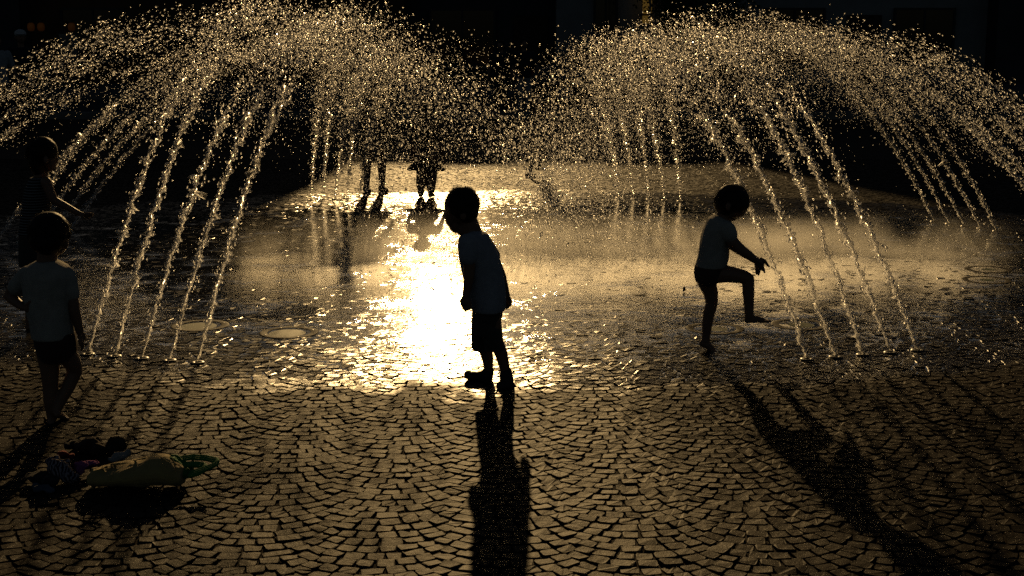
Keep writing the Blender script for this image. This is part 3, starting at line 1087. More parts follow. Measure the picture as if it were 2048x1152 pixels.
tufts('stray_hair', base, A(1463, 401), A.m(35), A.m(38), A.m(34), 260, 0.022, M['hair'], hair, 91, 0.0, 0.5, 0.5, width=0.0007)
sh = Body(base)
px_loft(sh, A, [(1430, 1458, (428, 440), 0, 0.05), (1417, 1465, (436, 444), 0, 0.095), (1406, 1467, 456, 0, 0.11), (1401, 1464, 474, 0, 0.11), (1398, 1458, 495, 0, 0.108), (1396, 1458, 512, 0, 0.11), (1393, 1456, 525, 0, 0.112), (1390, 1453, 533, 0, 0.112)])
px_chain(sh, A, [(1454, 459, -0.09, 18), (1459, 470, -0.10, 17)])
px_chain(sh, A, [(1452, 458, 0.075, 16), (1459, 472, 0.09, 14.5)])
sh.build('t_shirt', M['shirt_white'], kid, 0.0045, 4, 0.003, 28, 12)
so_ = Body(base)
px_loft(so_, A, [(1390, 1452, 530, 0, 0.106), (1388, 1448, 545, 0, 0.108), (1390, 1438, 560, 0, 0.10), (1399, 1430, 570, 0, 0.07)])
so_.build('underpants', M['briefs'], kid, 0.0045, 4, 0.002, 30, 5)

# ------------------------------------------------------------------ boy at the left edge, seen from behind
A = At(5.57)
base = Vector((at(100, 852, 5.57).x, 5.57, 0.0))
b = Body(base)
b.ell(A(99, 466), A.m(39), A.m(43), A.m(42))
b.ell(A(110, 488, 0.02), A.m(24), A.m(32), A.m(24))
b.ell(A(131, 488, 0.0), A.m(6), A.m(7), A.m(11))
b.ell(A(66, 486, -0.02), A.m(6), A.m(7), A.m(11))
b.cap(A(95, 500), A.m(20), A(93, 535), A.m(21))
px_loft(b, A, [(60, 132, 540, 0, 0.06), (58, 140, 570, 0, 0.075), (62, 138, 620, 0, 0.075), (66, 142, 660, 0, 0.08), (70, 150, 690, 0, 0.085), (78, 148, 712, 0, 0.07)])
px_chain(b, A, [(54, 550, 0, 13), (30, 572, 0.02, 13.5), (19, 592, 0.03, 12), (32, 604, -0.01, 10.5), (46, 614, -0.05, 8.5)])
b.ell(A(56, 617, -0.07), A.m(10), A.m(7), A.m(8))
for k in range(4):
    px_chain(b, A, [(60, 612 + 4 * k, -0.075 + 0.004 * k, 3.8), (68, 613 + 4 * k, -0.082, 3.3), (74 - k, 615 + 4 * k, -0.084, 2.8)])
px_chain(b, A, [(52, 611, -0.075, 4), (58, 605, -0.082, 3.5), (64, 602, -0.085, 3)])
px_chain(b, A, [(136, 553, 0, 13), (142, 585, -0.01, 13.5), (149, 620, -0.02, 12), (157, 652, -0.01, 9.5), (160, 664, -0.005, 8.5)])
b.ell(A(164, 675, 0), A.m(8.5), A.m(9), A.m(12))
for k in range(4):
    px_chain(b, A, [(165, 682, -0.018 + 0.012 * k, 3.9), (166, 692, -0.018 + 0.012 * k, 3.4), (163, 699 - (k == 3) * 4, -0.016 + 0.012 * k, 2.8)])
px_chain(b, A, [(161, 672, -0.03, 4.2), (160, 684, -0.034, 3.6), (161, 691, -0.034, 3)])
# standing leg
px_chain(b, A, [(95, 700, 0, 24), (100, 745, 0, 19), (101, 775, 0.0, 16), (101, 800, -0.005, 15), (102, 825, 0.0, 10.5), (104, 840, 0.0, 9.5)])
px_chain(b, A, [(102, 846, -0.02, 8), (108, 845, 0.03, 7), (114, 846, 0.09, 5.5)])
for k in range(5):
    px_chain(b, A, [(106 + 4 * k, 847, 0.09, 3.4), (107 + 4.5 * k, 845, 0.125 - 0.006 * k, 2.8)])
# bent leg, knee out to the right, foot drawn in
px_chain(b, A, [(130, 702, 0, 23), (146, 728, 0.02, 18), (150, 742, 0.03, 15.5), (136, 775, 0.01, 14), (120, 806, -0.01, 10.5), (113, 822, -0.02, 9)])
px_chain(b, A, [(114, 828, -0.03, 7.5), (122, 831, 0.02, 7), (130, 834, 0.05, 5)])
for k in range(5):
    px_chain(b, A, [(126 + 2 * k, 833 + k, 0.055 - 0.012 * k, 3.2), (132 + 1.5 * k, 834 + k, 0.075 - 0.014 * k, 2.6)])
boy2 = b.build('person', M['skin'], None, 0.0042, 4)
tag(boy2, 'child with hand on hip, white T-shirt and bare legs, seen from behind beside the bag', 'person', 'children playing at the fountain')
h = Body(base)
h.ell(A(98, 462), A.m(41.5), A.m(45), A.m(40))
h.ell(A(95, 480, -0.02), A.m(36), A.m(38), A.m(30))
hair = h.build('hair', M['hair'], boy2, 0.005, 3, 0.002, 100, 9)
tufts('hair_tuft', base, A(98, 464), A.m(41.5), A.m(45), A.m(42), 2000, 0.026, M['hair'], hair, 15, -0.45, 1.0, 0.05, width=0.0014)
tufts('stray_hair', base, A(98, 464), A.m(41.5), A.m(45), A.m(42), 260, 0.022, M['hair'], hair, 91, 0.0, 0.5, 0.5, width=0.0007)
sh = Body(base)
px_loft(sh, A, [(72, 116, 522, 0, 0.06), (50, 138, (532, 534), 0, 0.085), (46, 146, 552, 0, 0.10), (47, 146, 580, 0, 0.10), (50, 144, 610, 0, 0.10), (58, 145, 640, 0, 0.105), (64, 149, 670, 0, 0.11), (65, 149, 674, 0, 0.11)])
px_chain(sh, A, [(54, 549, 0, 19), (33, 574, 0.015, 18)])
px_chain(sh, A, [(135, 551, 0, 19), (142, 588, -0.008, 18)])
sh.build('t_shirt', M['shirt_white'], boy2, 0.0048, 4, 0.004, 24, 22)
so_ = Body(base)
px_loft(so_, A, [(68, 149, 664, 0, 0.10), (70, 152, 685, 0, 0.104), (76, 152, 705, 0, 0.10), (88, 142, 720, 0, 0.085)])
so_.build('underpants', M['briefs'], boy2, 0.0048, 4, 0.002, 30, 5)

# ------------------------------------------------------------------ girl in a striped top behind him
A = At(7.45)
base = Vector((at(62, 660, 7.45).x, 7.45, 0.0))
b = Body(base)
b.ell(A(88, 308), A.m(27), A.m(29), A.m(32))
b.ell(A(100, 322), A.m(14), A.m(20), A.m(22))
b.cap(A(112, 318), A.m(4), A(114, 322), A.m(3.5))
b.cap(A(106, 338), A.m(5), A(109, 338), A.m(4.5))
b.ell(A(92, 320, -0.075), A.m(5), A.m(4), A.m(8))
b.cap(A(86, 330), A.m(13), A(80, 358), A.m(14))
px_loft(b, A, [(58, 100, 360, 0, 0.07), (52, 100, 385, 0, 0.09), (48, 96, 420, 0, 0.085), (44, 90, 455, 0, 0.09), (42, 92, 490, 0, 0.10), (46, 88, 515, 0, 0.09)])
px_chain(b, A, [(92, 364, -0.09, 11), (100, 384, -0.10, 9.5), (107, 400, -0.10, 8.5), (130, 412, -0.09, 7.5), (152, 424, -0.08, 6.2), (158, 427, -0.08, 5.8)])
b.ell(A(165, 429, -0.08), A.m(8), A.m(6), A.m(5), 0.3)
for k, (ex, ey) in enumerate(((186, 427), (187, 430), (184, 434), (179, 438))):
    px_chain(b, A, [(168, 427 + 2 * k, -0.092 + 0.008 * k, 2.7), ((168 + ex) / 2 + 1, (428 + 2 * k + ey) / 2 - 1, -0.094 + 0.008 * k, 2.4), (ex, ey, -0.092 + 0.008 * k, 2.0)])
px_chain(b, A, [(163, 433, -0.10, 2.8), (169, 438, -0.105, 2.5), (175, 440, -0.105, 2.1)])
px_chain(b, A, [(70, 364, 0.09, 11), (72, 395, 0.12, 9.5), (72, 420, 0.13, 8.5), (76, 445, 0.13, 7), (78, 464, 0.12, 6)])
b.ell(A(79, 472, 0.12), A.m(5), A.m(6), A.m(8))
for k in range(4):
    px_chain(b, A, [(80, 477, 0.108 + 0.008 * k, 2.6), (81, 484, 0.108 + 0.008 * k, 2.3), (80, 490 - (k == 3) * 3, 0.108 + 0.008 * k, 1.9)])
px_chain(b, A, [(83, 470, 0.105, 2.7), (86, 476, 0.10, 2.4), (86, 482, 0.10, 2.0)])
px_chain(b, A, [(58, 515, -0.045, 17), (60, 560, -0.045, 13), (60, 590, -0.045, 10.5), (58, 625, -0.04, 8), (57, 648, -0.04, 6.5)])
px_chain(b, A, [(76, 515, 0.045, 17), (74, 560, 0.045, 13), (73, 590, 0.045, 10.5), (70, 622, 0.05, 8), (69, 642, 0.05, 6.5)])
px_chain(b, A, [(55, 654, -0.04, 5.5), (66, 655, -0.045, 5), (76, 657, -0.05, 3.5)])
px_chain(b, A, [(67, 648, 0.05, 5.5), (78, 649, 0.05, 5), (88, 651, 0.05, 3.5)])
girl = b.build('person', M['skin'], None, 0.005, 4)
tag(girl, 'girl in a striped sleeveless top holding her arm out towards the jets', 'person', 'children playing at the fountain')
h = Body(base)
h.ell(A(86, 304), A.m(29), A.m(32), A.m(31))
h.ell(A(78, 322), A.m(20), A.m(30), A.m(30))
hair = h.build('hair', M['hair'], girl, 0.006, 3, 0.002, 100, 9)
tufts('hair_tuft', base, A(84, 308), A.m(28), A.m(32), A.m(33), 1500, 0.04, M['hair'], hair, 25, -0.5, 1.0, 0.05, width=0.0018)
tufts('stray_hair', base, A(84, 308), A.m(28), A.m(32), A.m(33), 260, 0.022, M['hair'], hair, 91, 0.0, 0.5, 0.5, width=0.0007)
sh = Body(base)
px_loft(sh, A, [(62, 94, 354, 0, 0.07), (54, 101, 368, 0, 0.088), (49, 103, 390, 0, 0.105), (45, 99, 420, 0, 0.10), (40, 94, 455, 0, 0.105), (38, 92, 468, 0, 0.11)])
sh.build('tank_top', M['girl_top'], girl, 0.0055, 4, 0.003, 24, 31)
so_ = Body(base)
px_loft(so_, A, [(40, 93, 462, 0, 0.108), (39, 94, 490, 0, 0.12), (40, 94, 530, 0, 0.125)])
so_.build('skirt', M['shorts_dark'], girl, 0.0055, 3, 0.004, 26, 33)


# ------------------------------------------------------------------ people farther back
def far_person(px, py, Y, hgt, label, top, bottom, skirt=None, face=0.0, stride=0.0, cap=False, arm=(0.25, 0.35), lean=0.0, group='people behind the fountain', child=False, voxel=0.009, shoes=True, stout=1.0):
    """standing figure of height hgt, built in metres in its own frame (x right, y away), turned by face"""
    p = at(px, py, Y)
    base = Vector((p.x, Y, 0.0))
    b = Body((0, 0, 0))
    hh = hgt / (5.4 if child else 7.3)
    hd = hh / 2
    hip, sho = hgt * (0.46 if child else 0.51), hgt - hh * 1.42
    sw, hw = hgt * (0.115 if child else 0.118), hgt * 0.085
    lx = lean * (sho - hip)
    T = lambda x, y, z: Vector((x + (lean * max(0, z - hip)), y, z))
    b.ell(T(0, 0.01, hgt - hd * 0.95), hd * 0.74, hd * 0.86, hd * 0.95)
    b.ell(T(0, -hd * 0.35, hgt - hd * 1.35), hd * 0.52, hd * 0.5, hd * 0.6)
    b.cap(T(0, -hd * 0.9, hgt - hd * 1.15), hd * 0.10, T(0, -hd * 0.98, hgt - hd * 1.3), hd * 0.11)
    for s_ in (-1, 1):
        b.ell(T(s_ * hd * 0.76, 0.0, hgt - hd * 1.1), hd * 0.09, hd * 0.16, hd * 0.22)
    b.cap(T(0, 0.01, hgt - hh * 0.9), hd * 0.42, T(0, 0.01, sho), hd * 0.48)
    b.loft([(T(0, 0, hip - 0.05 * hgt), (hw * 0.9, 0, 0), (0, hgt * 0.06, 0)), (T(0, 0, hip + 0.02 * hgt), (hw, 0, 0), (0, hgt * 0.065, 0)), (T(0, 0, (hip + sho) / 2), (hw * 0.88, 0, 0), (0, hgt * 0.055, 0)),
            (T(0, 0, sho - 0.05 * hgt), (sw * 0.92, 0, 0), (0, hgt * 0.062, 0)), (T(0, 0, sho + 0.01), (sw * 0.6, 0, 0), (0, hgt * 0.045, 0))])
    la = hgt * 0.17
    hands = []
    for s_, sp in ((-1, arm[0]), (1, arm[1])):
        a0 = T(s_ * sw, 0, sho - 0.02 * hgt)
        a1 = a0 + Vector((s_ * math.sin(sp) * la, 0.0, -math.cos(sp) * la))
        a2 = a1 + Vector((s_ * math.sin(sp * 0.2) * la * 0.85, -la * 0.35, -math.cos(sp * 0.2) * la * 0.80))
        b.chain([(a0, hgt * 0.034), (a1, hgt * 0.026), (a2, hgt * 0.018)])
        dv = (a2 - a1).normalized()
        pc = a2 + dv * hgt * 0.03
        b.ell(pc, hgt * 0.013, hgt * 0.022, hgt * 0.028)
        for k in range(4):
            q = pc + Vector((0, (k - 1.5) * hgt * 0.0115, -hgt * 0.018))
            b.chain([(q, hgt * 0.0065), (q + dv * hgt * 0.024 + Vector((-s_ * 0.004, 0, 0)), hgt * 0.0058), (q + dv * hgt * (0.040 + 0.006 * (k in (1, 2))) + Vector((-s_ * 0.010, 0, 0)), hgt * 0.005)])
        tq = pc + Vector((0, -hgt * 0.02, 0.004))
        b.chain([(tq, hgt * 0.007), (tq + dv * hgt * 0.02 + Vector((0, -hgt * 0.012, 0)), hgt * 0.0062), (tq + dv * hgt * 0.035 + Vector((0, -hgt * 0.014, 0)), hgt * 0.005)])
    feet = []
    for s_ in (-1, 1):
        st = stride * s_
        k0 = Vector((s_ * hw * 0.58, 0, hip - 0.02))
        k1 = Vector((s_ * hw * 0.62 + st * 0.10, -0.02, hip * 0.54))
        lift = 0.14 * hgt * max(0, st)
        k2 = Vector((s_ * hw * 0.65 + st * 0.28, 0.02 + abs(st) * 0.05, hgt * 0.045 + lift))
        b.chain([(k0, hgt * 0.052 * stout), (k1, hgt * 0.034 * stout), (k1 * 0.6 + k2 * 0.4 + Vector((0, 0.012, 0)), hgt * 0.033 * stout), (k2, hgt * 0.020 * stout)])
        f0 = k2 + Vector((0, 0.03, -hgt * 0.023))
        f1 = k2 + Vector((s_ * 0.01, -hgt * 0.085, -hgt * 0.030))
        b.chain([(f0, hgt * 0.019), ((f0 + f1) / 2 + Vector((0, 0, 0.006)), hgt * 0.02), (f1, hgt * 0.013)])
        feet.append((f0, f1))
    o = b.build('person', M['skin'], None, voxel, 3)
    o.location = base
    o.rotation_euler = (0, 0, face)
    tag(o, label, 'person', group)
    h_ = Body((0, 0, 0))
    h_.ell(T(0, 0.02, hgt - hd * 0.85), hd * 0.80, hd * 0.92, hd * 0.88)
    h_.ell(T(0, 0.045, hgt - hd * 1.2), hd * 0.70, hd * 0.62, hd * 0.75)
    h_.build('hair', M['hair'], o, voxel, 2, 0.003, 60, 2)
    if cap:
        c_ = Body((0, 0, 0))
        c_.ell(T(0, 0.0, hgt - hd * 0.55), hd * 0.86, hd * 0.98, hd * 0.62)
        c_.loft([(T(0, -hd * 0.95, hgt - hd * 0.72), (hd * 0.7, 0, 0), (0, hd * 0.75, 0)), (T(0, -hd * 0.95, hgt - hd * 0.60), (hd * 0.66, 0, 0), (0, hd * 0.7, 0))])
        c_.build('cap', M['cap_white'], o, voxel * 0.7, 2)
    t_ = Body((0, 0, 0))
    t_.loft([(T(0, 0, hip - 0.035 * hgt), (hw * 1.22, 0, 0), (0, hgt * 0.08, 0)), (T(0, 0, (hip + sho) / 2), (hw * 1.12, 0, 0), (0, hgt * 0.072, 0)), (T(0, 0, sho - 0.05 * hgt), (sw * 1.02, 0, 0), (0, hgt * 0.074, 0)), (T(0, 0, sho + 0.022 * hgt), (sw * 0.62, 0, 0), (0, hgt * 0.052, 0))])
    for s_, sp in ((-1, arm[0]), (1, arm[1])):
        a0 = T(s_ * sw * 0.98, 0, sho - 0.018 * hgt)
        a1 = a0 + Vector((s_ * math.sin(sp) * la * 0.7, 0.0, -math.cos(sp) * la * 0.7))
        t_.cap(a0, hgt * 0.043, a1, hgt * 0.040)
    t_.build('shirt', top, o, voxel, 2, 0.006, 18, 3)
    w_ = Body((0, 0, 0))
    if skirt:
        w_.loft([(Vector((0, 0, hip + 0.03 * hgt)), (hw * 1.15, 0, 0), (0, hgt * 0.076, 0)), (Vector((0, 0, (hip + skirt) / 2)), (hw * 1.5, 0, 0), (0, hgt * 0.10, 0)), (Vector((0, 0, skirt)), (hw * (2.5 if child else 1.95), 0, 0), (0, hgt * 0.13, 0))])
        w_.build('skirt', bottom, o, voxel, 2, 0.012, 14, 5)
    else:
        w_.loft([(Vector((0, 0, hip + 0.03 * hgt)), (hw * 1.12, 0, 0), (0, hgt * 0.074, 0)), (Vector((0, 0, hip - 0.06 * hgt)), (hw * 1.14, 0, 0), (0, hgt * 0.078, 0))])
        end = 0.30 if child else 0.05
        for s_ in (-1, 1):
            st = stride * s_
            lift = 0.14 * hgt * max(0, st)
            k0 = Vector((s_ * hw * 0.58, 0, hip - 0.04))
            k1 = Vector((s_ * hw * 0.62 + st * 0.10, -0.02, hip * 0.54))
            k2 = Vector((s_ * hw * 0.65 + st * 0.28, 0.02 + abs(st) * 0.05, hgt * 0.05 + lift))
            w_.cap(k0, hgt * 0.062, k1, hgt * 0.047)
            if not child:
                w_.cap(k1, hgt * 0.047, k2 + Vector((0, 0, 0.03)), hgt * 0.036)
        w_.build('trousers', bottom, o, voxel, 2, 0.005, 20, 7)
    if shoes:
        for f0, f1 in feet:
            s2 = Body((0, 0, 0))
            s2.chain([(f0, hgt * 0.025), ((f0 + f1) / 2 + Vector((0, 0, 0.004)), hgt * 0.024), (f1, hgt * 0.018)])
            s2.build('shoe', M['shoe'], o, voxel * 0.7, 1)
    return o


far_person(750, 380, 14.2, 1.46, 'woman with bare calves standing beyond the far edge of the water', M['jacket_dark'], M['shorts_dark'], skirt=0.46, face=0.35, arm=(0.3, 0.2), voxel=0.008)
far_person(853, 389, 13.75, 0.93, 'small child in a wide dress standing in the water at the back', M['dress'], M['dress'], skirt=0.27, face=2.9, child=True, arm=(0.28, 0.25), voxel=0.007, shoes=False, stout=1.8)
far_person(1075, 345, 15.9, 0.9, 'child running with one foot lifted beyond the water', M['shorts_dark'], M['shorts_dark'], face=1.2, stride=0.40, child=True, arm=(0.5, 0.3), lean=-0.1, voxel=0.008)
far_person(52, 256, 24.0, 1.68, 'bystander in a white cap standing in the shade at the far left', M['jacket_dark'], M['jacket_dark'], cap=True, face=0.4, voxel=0.012, group='bystanders in the shade')
far_person(4, 262, 23.5, 1.62, 'bystander in a pale shirt at the left edge of the picture', M['shirt_grey'], M['jacket_dark'], face=0.9, voxel=0.012, group='bystanders in the shade')
far_person(1002, 224, 29.0, 1.50, 'dark dressed bystander on the kerb left of the one in pale trousers', M['jacket_dark'], M['jacket_dark'], face=-0.3, voxel=0.013, group='bystanders in the shade')
far_person(1048, 224, 29.0, 1.54, 'bystander in pale trousers on the kerb behind the gap between the sprays', M['jacket_dark'], M['trousers_pale'], face=0.2, voxel=0.013, group='bystanders in the shade')


# ------------------------------------------------------------------ ground lights let into the paving
M['ring'] = plain('light_ring', (0.035, 0.025, 0.013), 0.65, 0.05, 0.2, 30)
M['ring'].node_tree.nodes['Principled BSDF'].inputs['Metallic'].default_value = 0.0
M['lens'] = plain('green_lens', (0.03, 0.07, 0.03), 0.55, 0.08, 0.15, 20, 0)


def ground_light(px, py, label):
    p = on_ground(px, py)
    root = empty('ground_light', (p.x, p.y, 0.0))
    tag(root, label, 'ground light', 'round lights let into the paving')
    n = 40
    prof = [(0.160, -0.012), (0.158, 0.0010), (0.150, 0.0016), (0.118, 0.0016), (0.114, 0.0002), (0.114, -0.004)]
    v = [(r_ * math.cos(2 * math.pi * i / n), r_ * math.sin(2 * math.pi * i / n), z) for r_, z in prof for i in range(n)]
    f = [(q * n + i, q * n + (i + 1) % n, (q + 1) * n + (i + 1) % n, (q + 1) * n + i) for q in range(len(prof) - 1) for i in range(n)]
    mesh_obj('ring', v, f, M['ring'], root, True)
    v = [(0, 0, 0.0014)] + [(0.113 * math.cos(2 * math.pi * i / n), 0.113 * math.sin(2 * math.pi * i / n), -0.0006) for i in range(n)]
    mesh_obj('lens', v, [(0, 1 + i, 1 + (i + 1) % n) for i in range(n)], M['lens'], root, True)
    for k in range(4):
        a = k * math.pi / 2 + 0.5
        cx, cy = 0.133 * math.cos(a), 0.133 * math.sin(a)
        vv = [(cx + r_ * math.cos(i * math.pi / 4), cy + r_ * math.sin(i * math.pi / 4), z) for r_, z in ((0.007, 0.0012), (0.007, 0.0026), (0.004, 0.0030)) for i in range(8)]
        ff = [(q * 8 + i, q * 8 + (i + 1) % 8, (q + 1) * 8 + (i + 1) % 8, (q + 1) * 8 + i) for q in range(2) for i in range(8)] + [tuple(range(16, 24))]
        mesh_obj('screw', vv, ff, M['nozzle'], root)


for px_, py_, lb in LIGHTS:
    ground_light(px_, py_, lb)

# ------------------------------------------------------------------ clothes and bag on the paving at the lower left
M['bag'] = cloth('yellow_canvas', (0.60, 0.44, 0.16), 0.75, 500)
M['bag_green'] = cloth('green_canvas', (0.04, 0.34, 0.05), 0.7, 500)
M['pink'] = cloth('pink_cotton', (0.62, 0.16, 0.42))
M['brown_plush'] = cloth('brown_plush', (0.07, 0.04, 0.025))
M['black_cotton'] = cloth('black_cotton', (0.02, 0.02, 0.025))
M['blue_cotton'] = cloth('grey_blue_cotton', (0.10, 0.13, 0.18))
M['red_cotton'] = cloth('red_cotton', (0.35, 0.03, 0.03))
M['stripe_cloth'] = striped('striped_jersey', (0.50, 0.42, 0.44), (0.03, 0.025, 0.05), 0.0085, 0, 0.42, (0.2, 0.3, 0.5))

A = At(4.72)
base = Vector((at(275, 985, 4.72).x, 4.72, 0.0))
bag = Body(base)
px_loft(bag, A, [(179, 184, (934, 982), 0.0, 0.010), (190, 192, (930, 985), 0.0, 0.05)])
rings = []
for x, yt, yb, hd in ((180, 942, 978, 0.055), (196, 932, 985, 0.085), (235, 926, 987, 0.10), (270, 920, 985, 0.105), (305, 911, 981, 0.105), (330, 911, 977, 0.10), (355, 924, 973, 0.09), (371, 933, 968, 0.07)):
    t_, b_ = A(x, yt), A(x, yb)
    b_.z = max(b_.z, 0.004)
    rings.append(((t_ + b_) / 2, (t_ - b_) / 2, Vector((0, hd, 0))))
bag.loft(rings)
for pts in ([(184, 946), (215, 934), (262, 926), (300, 915)], [(262, 924), (282, 944), (296, 962)], [(308, 913), (336, 924), (366, 936)], [(338, 914), (352, 940), (360, 964)], [(200, 934), (204, 958), (196, 980)]):
    q_ = [A(x, y, -0.062) for x, y in pts]
    for u_, w_ in zip(q_[:-1], q_[1:]):
        bag.cap(u_ + Vector((0, 0.03, 0.0)), 0.005, w_ + Vector((0, 0.0, 0.0)), 0.004)
bo = bag.build('canvas_bag', M['bag'], None, 0.0034, 2, 0.006, 20, 41, True)
tag(bo, 'limp yellow canvas bag with green lining and handles lying on the setts', 'bag')
lin = Body(base)
rings = []
for x, yt, yb, hd in ((338, 908, 950, 0.06), (352, 910, 955, 0.07), (368, 922, 960, 0.066), (384, 934, 956, 0.045)):
    t_, b_ = A(x, yt, 0.03), A(x, yb, 0.03)
    b_.z = max(b_.z, 0.004)
    rings.append(((t_ + b_) / 2, (t_ - b_) / 2, Vector((0, hd, 0))))
lin.loft(rings)
lin.build('lining', M['bag_green'], bo, 0.0036, 2, 0.008, 34, 43, True)
for k, pts in enumerate(([(360, 918, 0.06), (385, 914, 0.07), (412, 916, 0.07), (433, 921, 0.05), (436, 926, 0.02), (420, 934, 0.0), (398, 942, -0.02), (378, 948, -0.03)],
                         [(362, 930, 0.02), (388, 928, 0.03), (408, 931, 0.02), (412, 938, -0.01), (398, 946, -0.03), (380, 950, -0.04)])):
    hnd = Body(base)
    P3 = [A(*p) for p in pts]
    for p in P3:
        p.z = max(p.z, 0.010)
    for q in range(len(P3) - 1):
        for w in (-0.006, 0.0, 0.006):
            hnd.cap(P3[q] + Vector((0, w * 2, w * 0.5)), 0.005, P3[q + 1] + Vector((0, w * 2, w * 0.5)), 0.005)
    hnd.build('handle', M['bag_green'], bo, 0.003, 2)


def heap(name, label, mat, parts, Y, wr=0.010, ws=24, seed=1, cat='clothing'):
    A = At(Y)
    c = A(parts[0][0], parts[0][1])
    base = Vector((c.x, Y, 0.0))
    b = Body(base)
    for (x, y, d, rx, ry, rz) in parts:
        p = A(x, y, d)
        p.z = max(p.z, A.m(rz) * 0.75)
        b.ell(p, A.m(rx), A.m(ry), A.m(rz), random.uniform(-0.2, 0.2), random.uniform(-0.4, 0.4))
    o = b.build(name, mat, None, 0.0036, 2, wr * 1.2, ws, seed, True)
    tag(o, label, cat, 'clothes dropped on the paving')
    return o


heap('striped_jersey', 'crumpled navy and pale striped jersey at the left end of the yellow bag', M['stripe_cloth'],
     [(118, 935, 0, 26, 34, 24), (135, 950, -0.02, 24, 30, 20), (105, 925, 0.04, 22, 30, 18), (148, 955, -0.03, 18, 22, 14)], 4.78, 0.013, 34, 51)
heap('pink_cloth', 'crumpled pink cloth between the striped jersey and the bag', M['pink'],
     [(168, 930, 0, 20, 22, 13), (186, 927, 0.02, 16, 20, 12), (160, 940, -0.02, 12, 18, 12)], 4.85, 0.011, 40, 53)
heap('white_cloth', 'small white cloth rolled up behind the yellow bag', M['shirt_white'],
     [(240, 914, 0, 20, 18, 12), (256, 907, 0.02, 9, 14, 10), (228, 920, -0.02, 14, 14, 9)], 4.98, 0.009, 42, 55)
heap('brown_jacket', 'dark brown heap of clothing with a rounded top behind the pink cloth', M['brown_plush'],
     [(183, 890, 0, 26, 30, 20), (165, 898, 0.02, 20, 26, 16), (200, 900, -0.02, 20, 26, 16)], 5.12, 0.008, 34, 57)
heap('brown_pullover', 'dark brown pullover in a heap behind the white cloth', M['brown_plush'],
     [(232, 888, 0, 20, 26, 20), (222, 900, -0.02, 20, 26, 14), (240, 898, 0.0, 14, 20, 14)], 5.14, 0.008, 34, 59)
heap('black_socks', 'black cloth knotted up left of the brown heap', M['black_cotton'],
     [(146, 884, 0, 14, 16, 7), (138, 892, -0.02, 12, 16, 10), (152, 895, 0, 12, 14, 10)], 5.16, 0.006, 40, 61)
heap('red_cloth', 'strip of red cloth showing behind the striped jersey', M['red_cotton'],
     [(124, 908, 0, 14, 14, 8), (140, 911, 0.02, 14, 12, 7)], 4.98, 0.005, 40, 63)
heap('black_trousers', 'black trousers flattened at the left end of the heap of clothes', M['black_cotton'],
     [(80, 955, 0, 26, 36, 14), (100, 962, -0.03, 24, 30, 13), (62, 950, 0.02, 14, 24, 9)], 4.75, 0.008, 26, 65)
heap('blue_cloth', 'grey blue cloth at the front left of the heap of clothes', M['blue_cotton'],
     [(84, 984, 0, 20, 24, 10), (100, 990, -0.02, 14, 20, 8), (72, 975, 0.02, 12, 18, 9)], 4.66, 0.007, 32, 67)

# fallen leaf standing on the wet setts
p = on_ground(1368, 584)
lf = mesh_obj('fallen_leaf', [(0, 0, 0), (0.018, 0.006, 0.016), (0.016, 0.012, 0.040), (0.0, 0.008, 0.060), (-0.014, 0.0, 0.036), (-0.012, -0.004, 0.014), (0.002, 0.014, 0.03)],
              [(0, 1, 6), (1, 2, 6), (2, 3, 6), (3, 4, 6), (4, 5, 6), (5, 0, 6)], M['wood'])
lf.location = (p.x, p.y, 0.002)
lf.scale = (0.6, 0.6, 0.6)
tag(lf, 'small dry leaf standing on the wet paving left of the toddler', 'leaf')

# ------------------------------------------------------------------ car, pole, lamps, boards and a tree in the dark background
M['car_paint'] = plain('car_paint', (0.10, 0.11, 0.12), 0.25, 0.5, 0.05, 2, 0)
M['tyre'] = plain('tyre', (0.02, 0.02, 0.02), 0.9, 0.2, 0.2, 20)
M['rim'] = plain('rim', (0.35, 0.35, 0.36), 0.35, 0.5, 0.1, 20, 0)
M['lamp_glass'] = plain('lamp_glass', (0.5, 0.5, 0.48), 0.1, 0.5, 0.05, 5, 0)
M['tail_glass'] = plain('tail_glass', (0.3, 0.02, 0.02), 0.15, 0.5, 0.05, 5, 0)
car = empty('parked_car', (2.55, 33.6, -0.01))
tag(car, 'dark parked car with a rounded roof behind the right spray', 'car')
W2 = 0.84
prof = [(-2.12, 0.32, 0.62), (-2.05, 0.26, 0.80), (-1.7, 0.22, 0.90), (-0.9, 0.20, 0.95), (0.4, 0.20, 0.96), (1.2, 0.21, 0.92), (1.75, 0.24, 0.84), (2.05, 0.28, 0.70), (2.12, 0.34, 0.58)]
v, f = [], []
for (x, z0, z1) in prof:
    wv_ = W2 * (0.93 if abs(x) > 2 else 1.0)
    ring = [(-wv_ * 0.92, z0), (-wv_, (z0 + z1) / 2), (-wv_ * 0.97, z1 - 0.05), (-wv_ * 0.85, z1), (wv_ * 0.85, z1), (wv_ * 0.97, z1 - 0.05), (wv_, (z0 + z1) / 2), (wv_ * 0.92, z0)]
    v += [(x, a, z) for a, z in ring]
for q in range(len(prof) - 1):
    for i in range(8):
        f.append((q * 8 + i, q * 8 + (i + 1) % 8, (q + 1) * 8 + (i + 1) % 8, (q + 1) * 8 + i))
f += [tuple(range(8))[::-1], tuple((len(prof) - 1) * 8 + i for i in range(8))]
mesh_obj('body', v, f, M['car_paint'], car, True)
cab = [(-1.55, 0.93, 0.94, 0.80), (-1.15, 1.30, 0.96, 0.68), (-0.6, 1.44, 0.96, 0.62), (0.2, 1.45, 0.96, 0.61), (0.6, 1.38, 0.96, 0.63), (1.15, 0.95, 0.94, 0.78)]
v, f = [], []
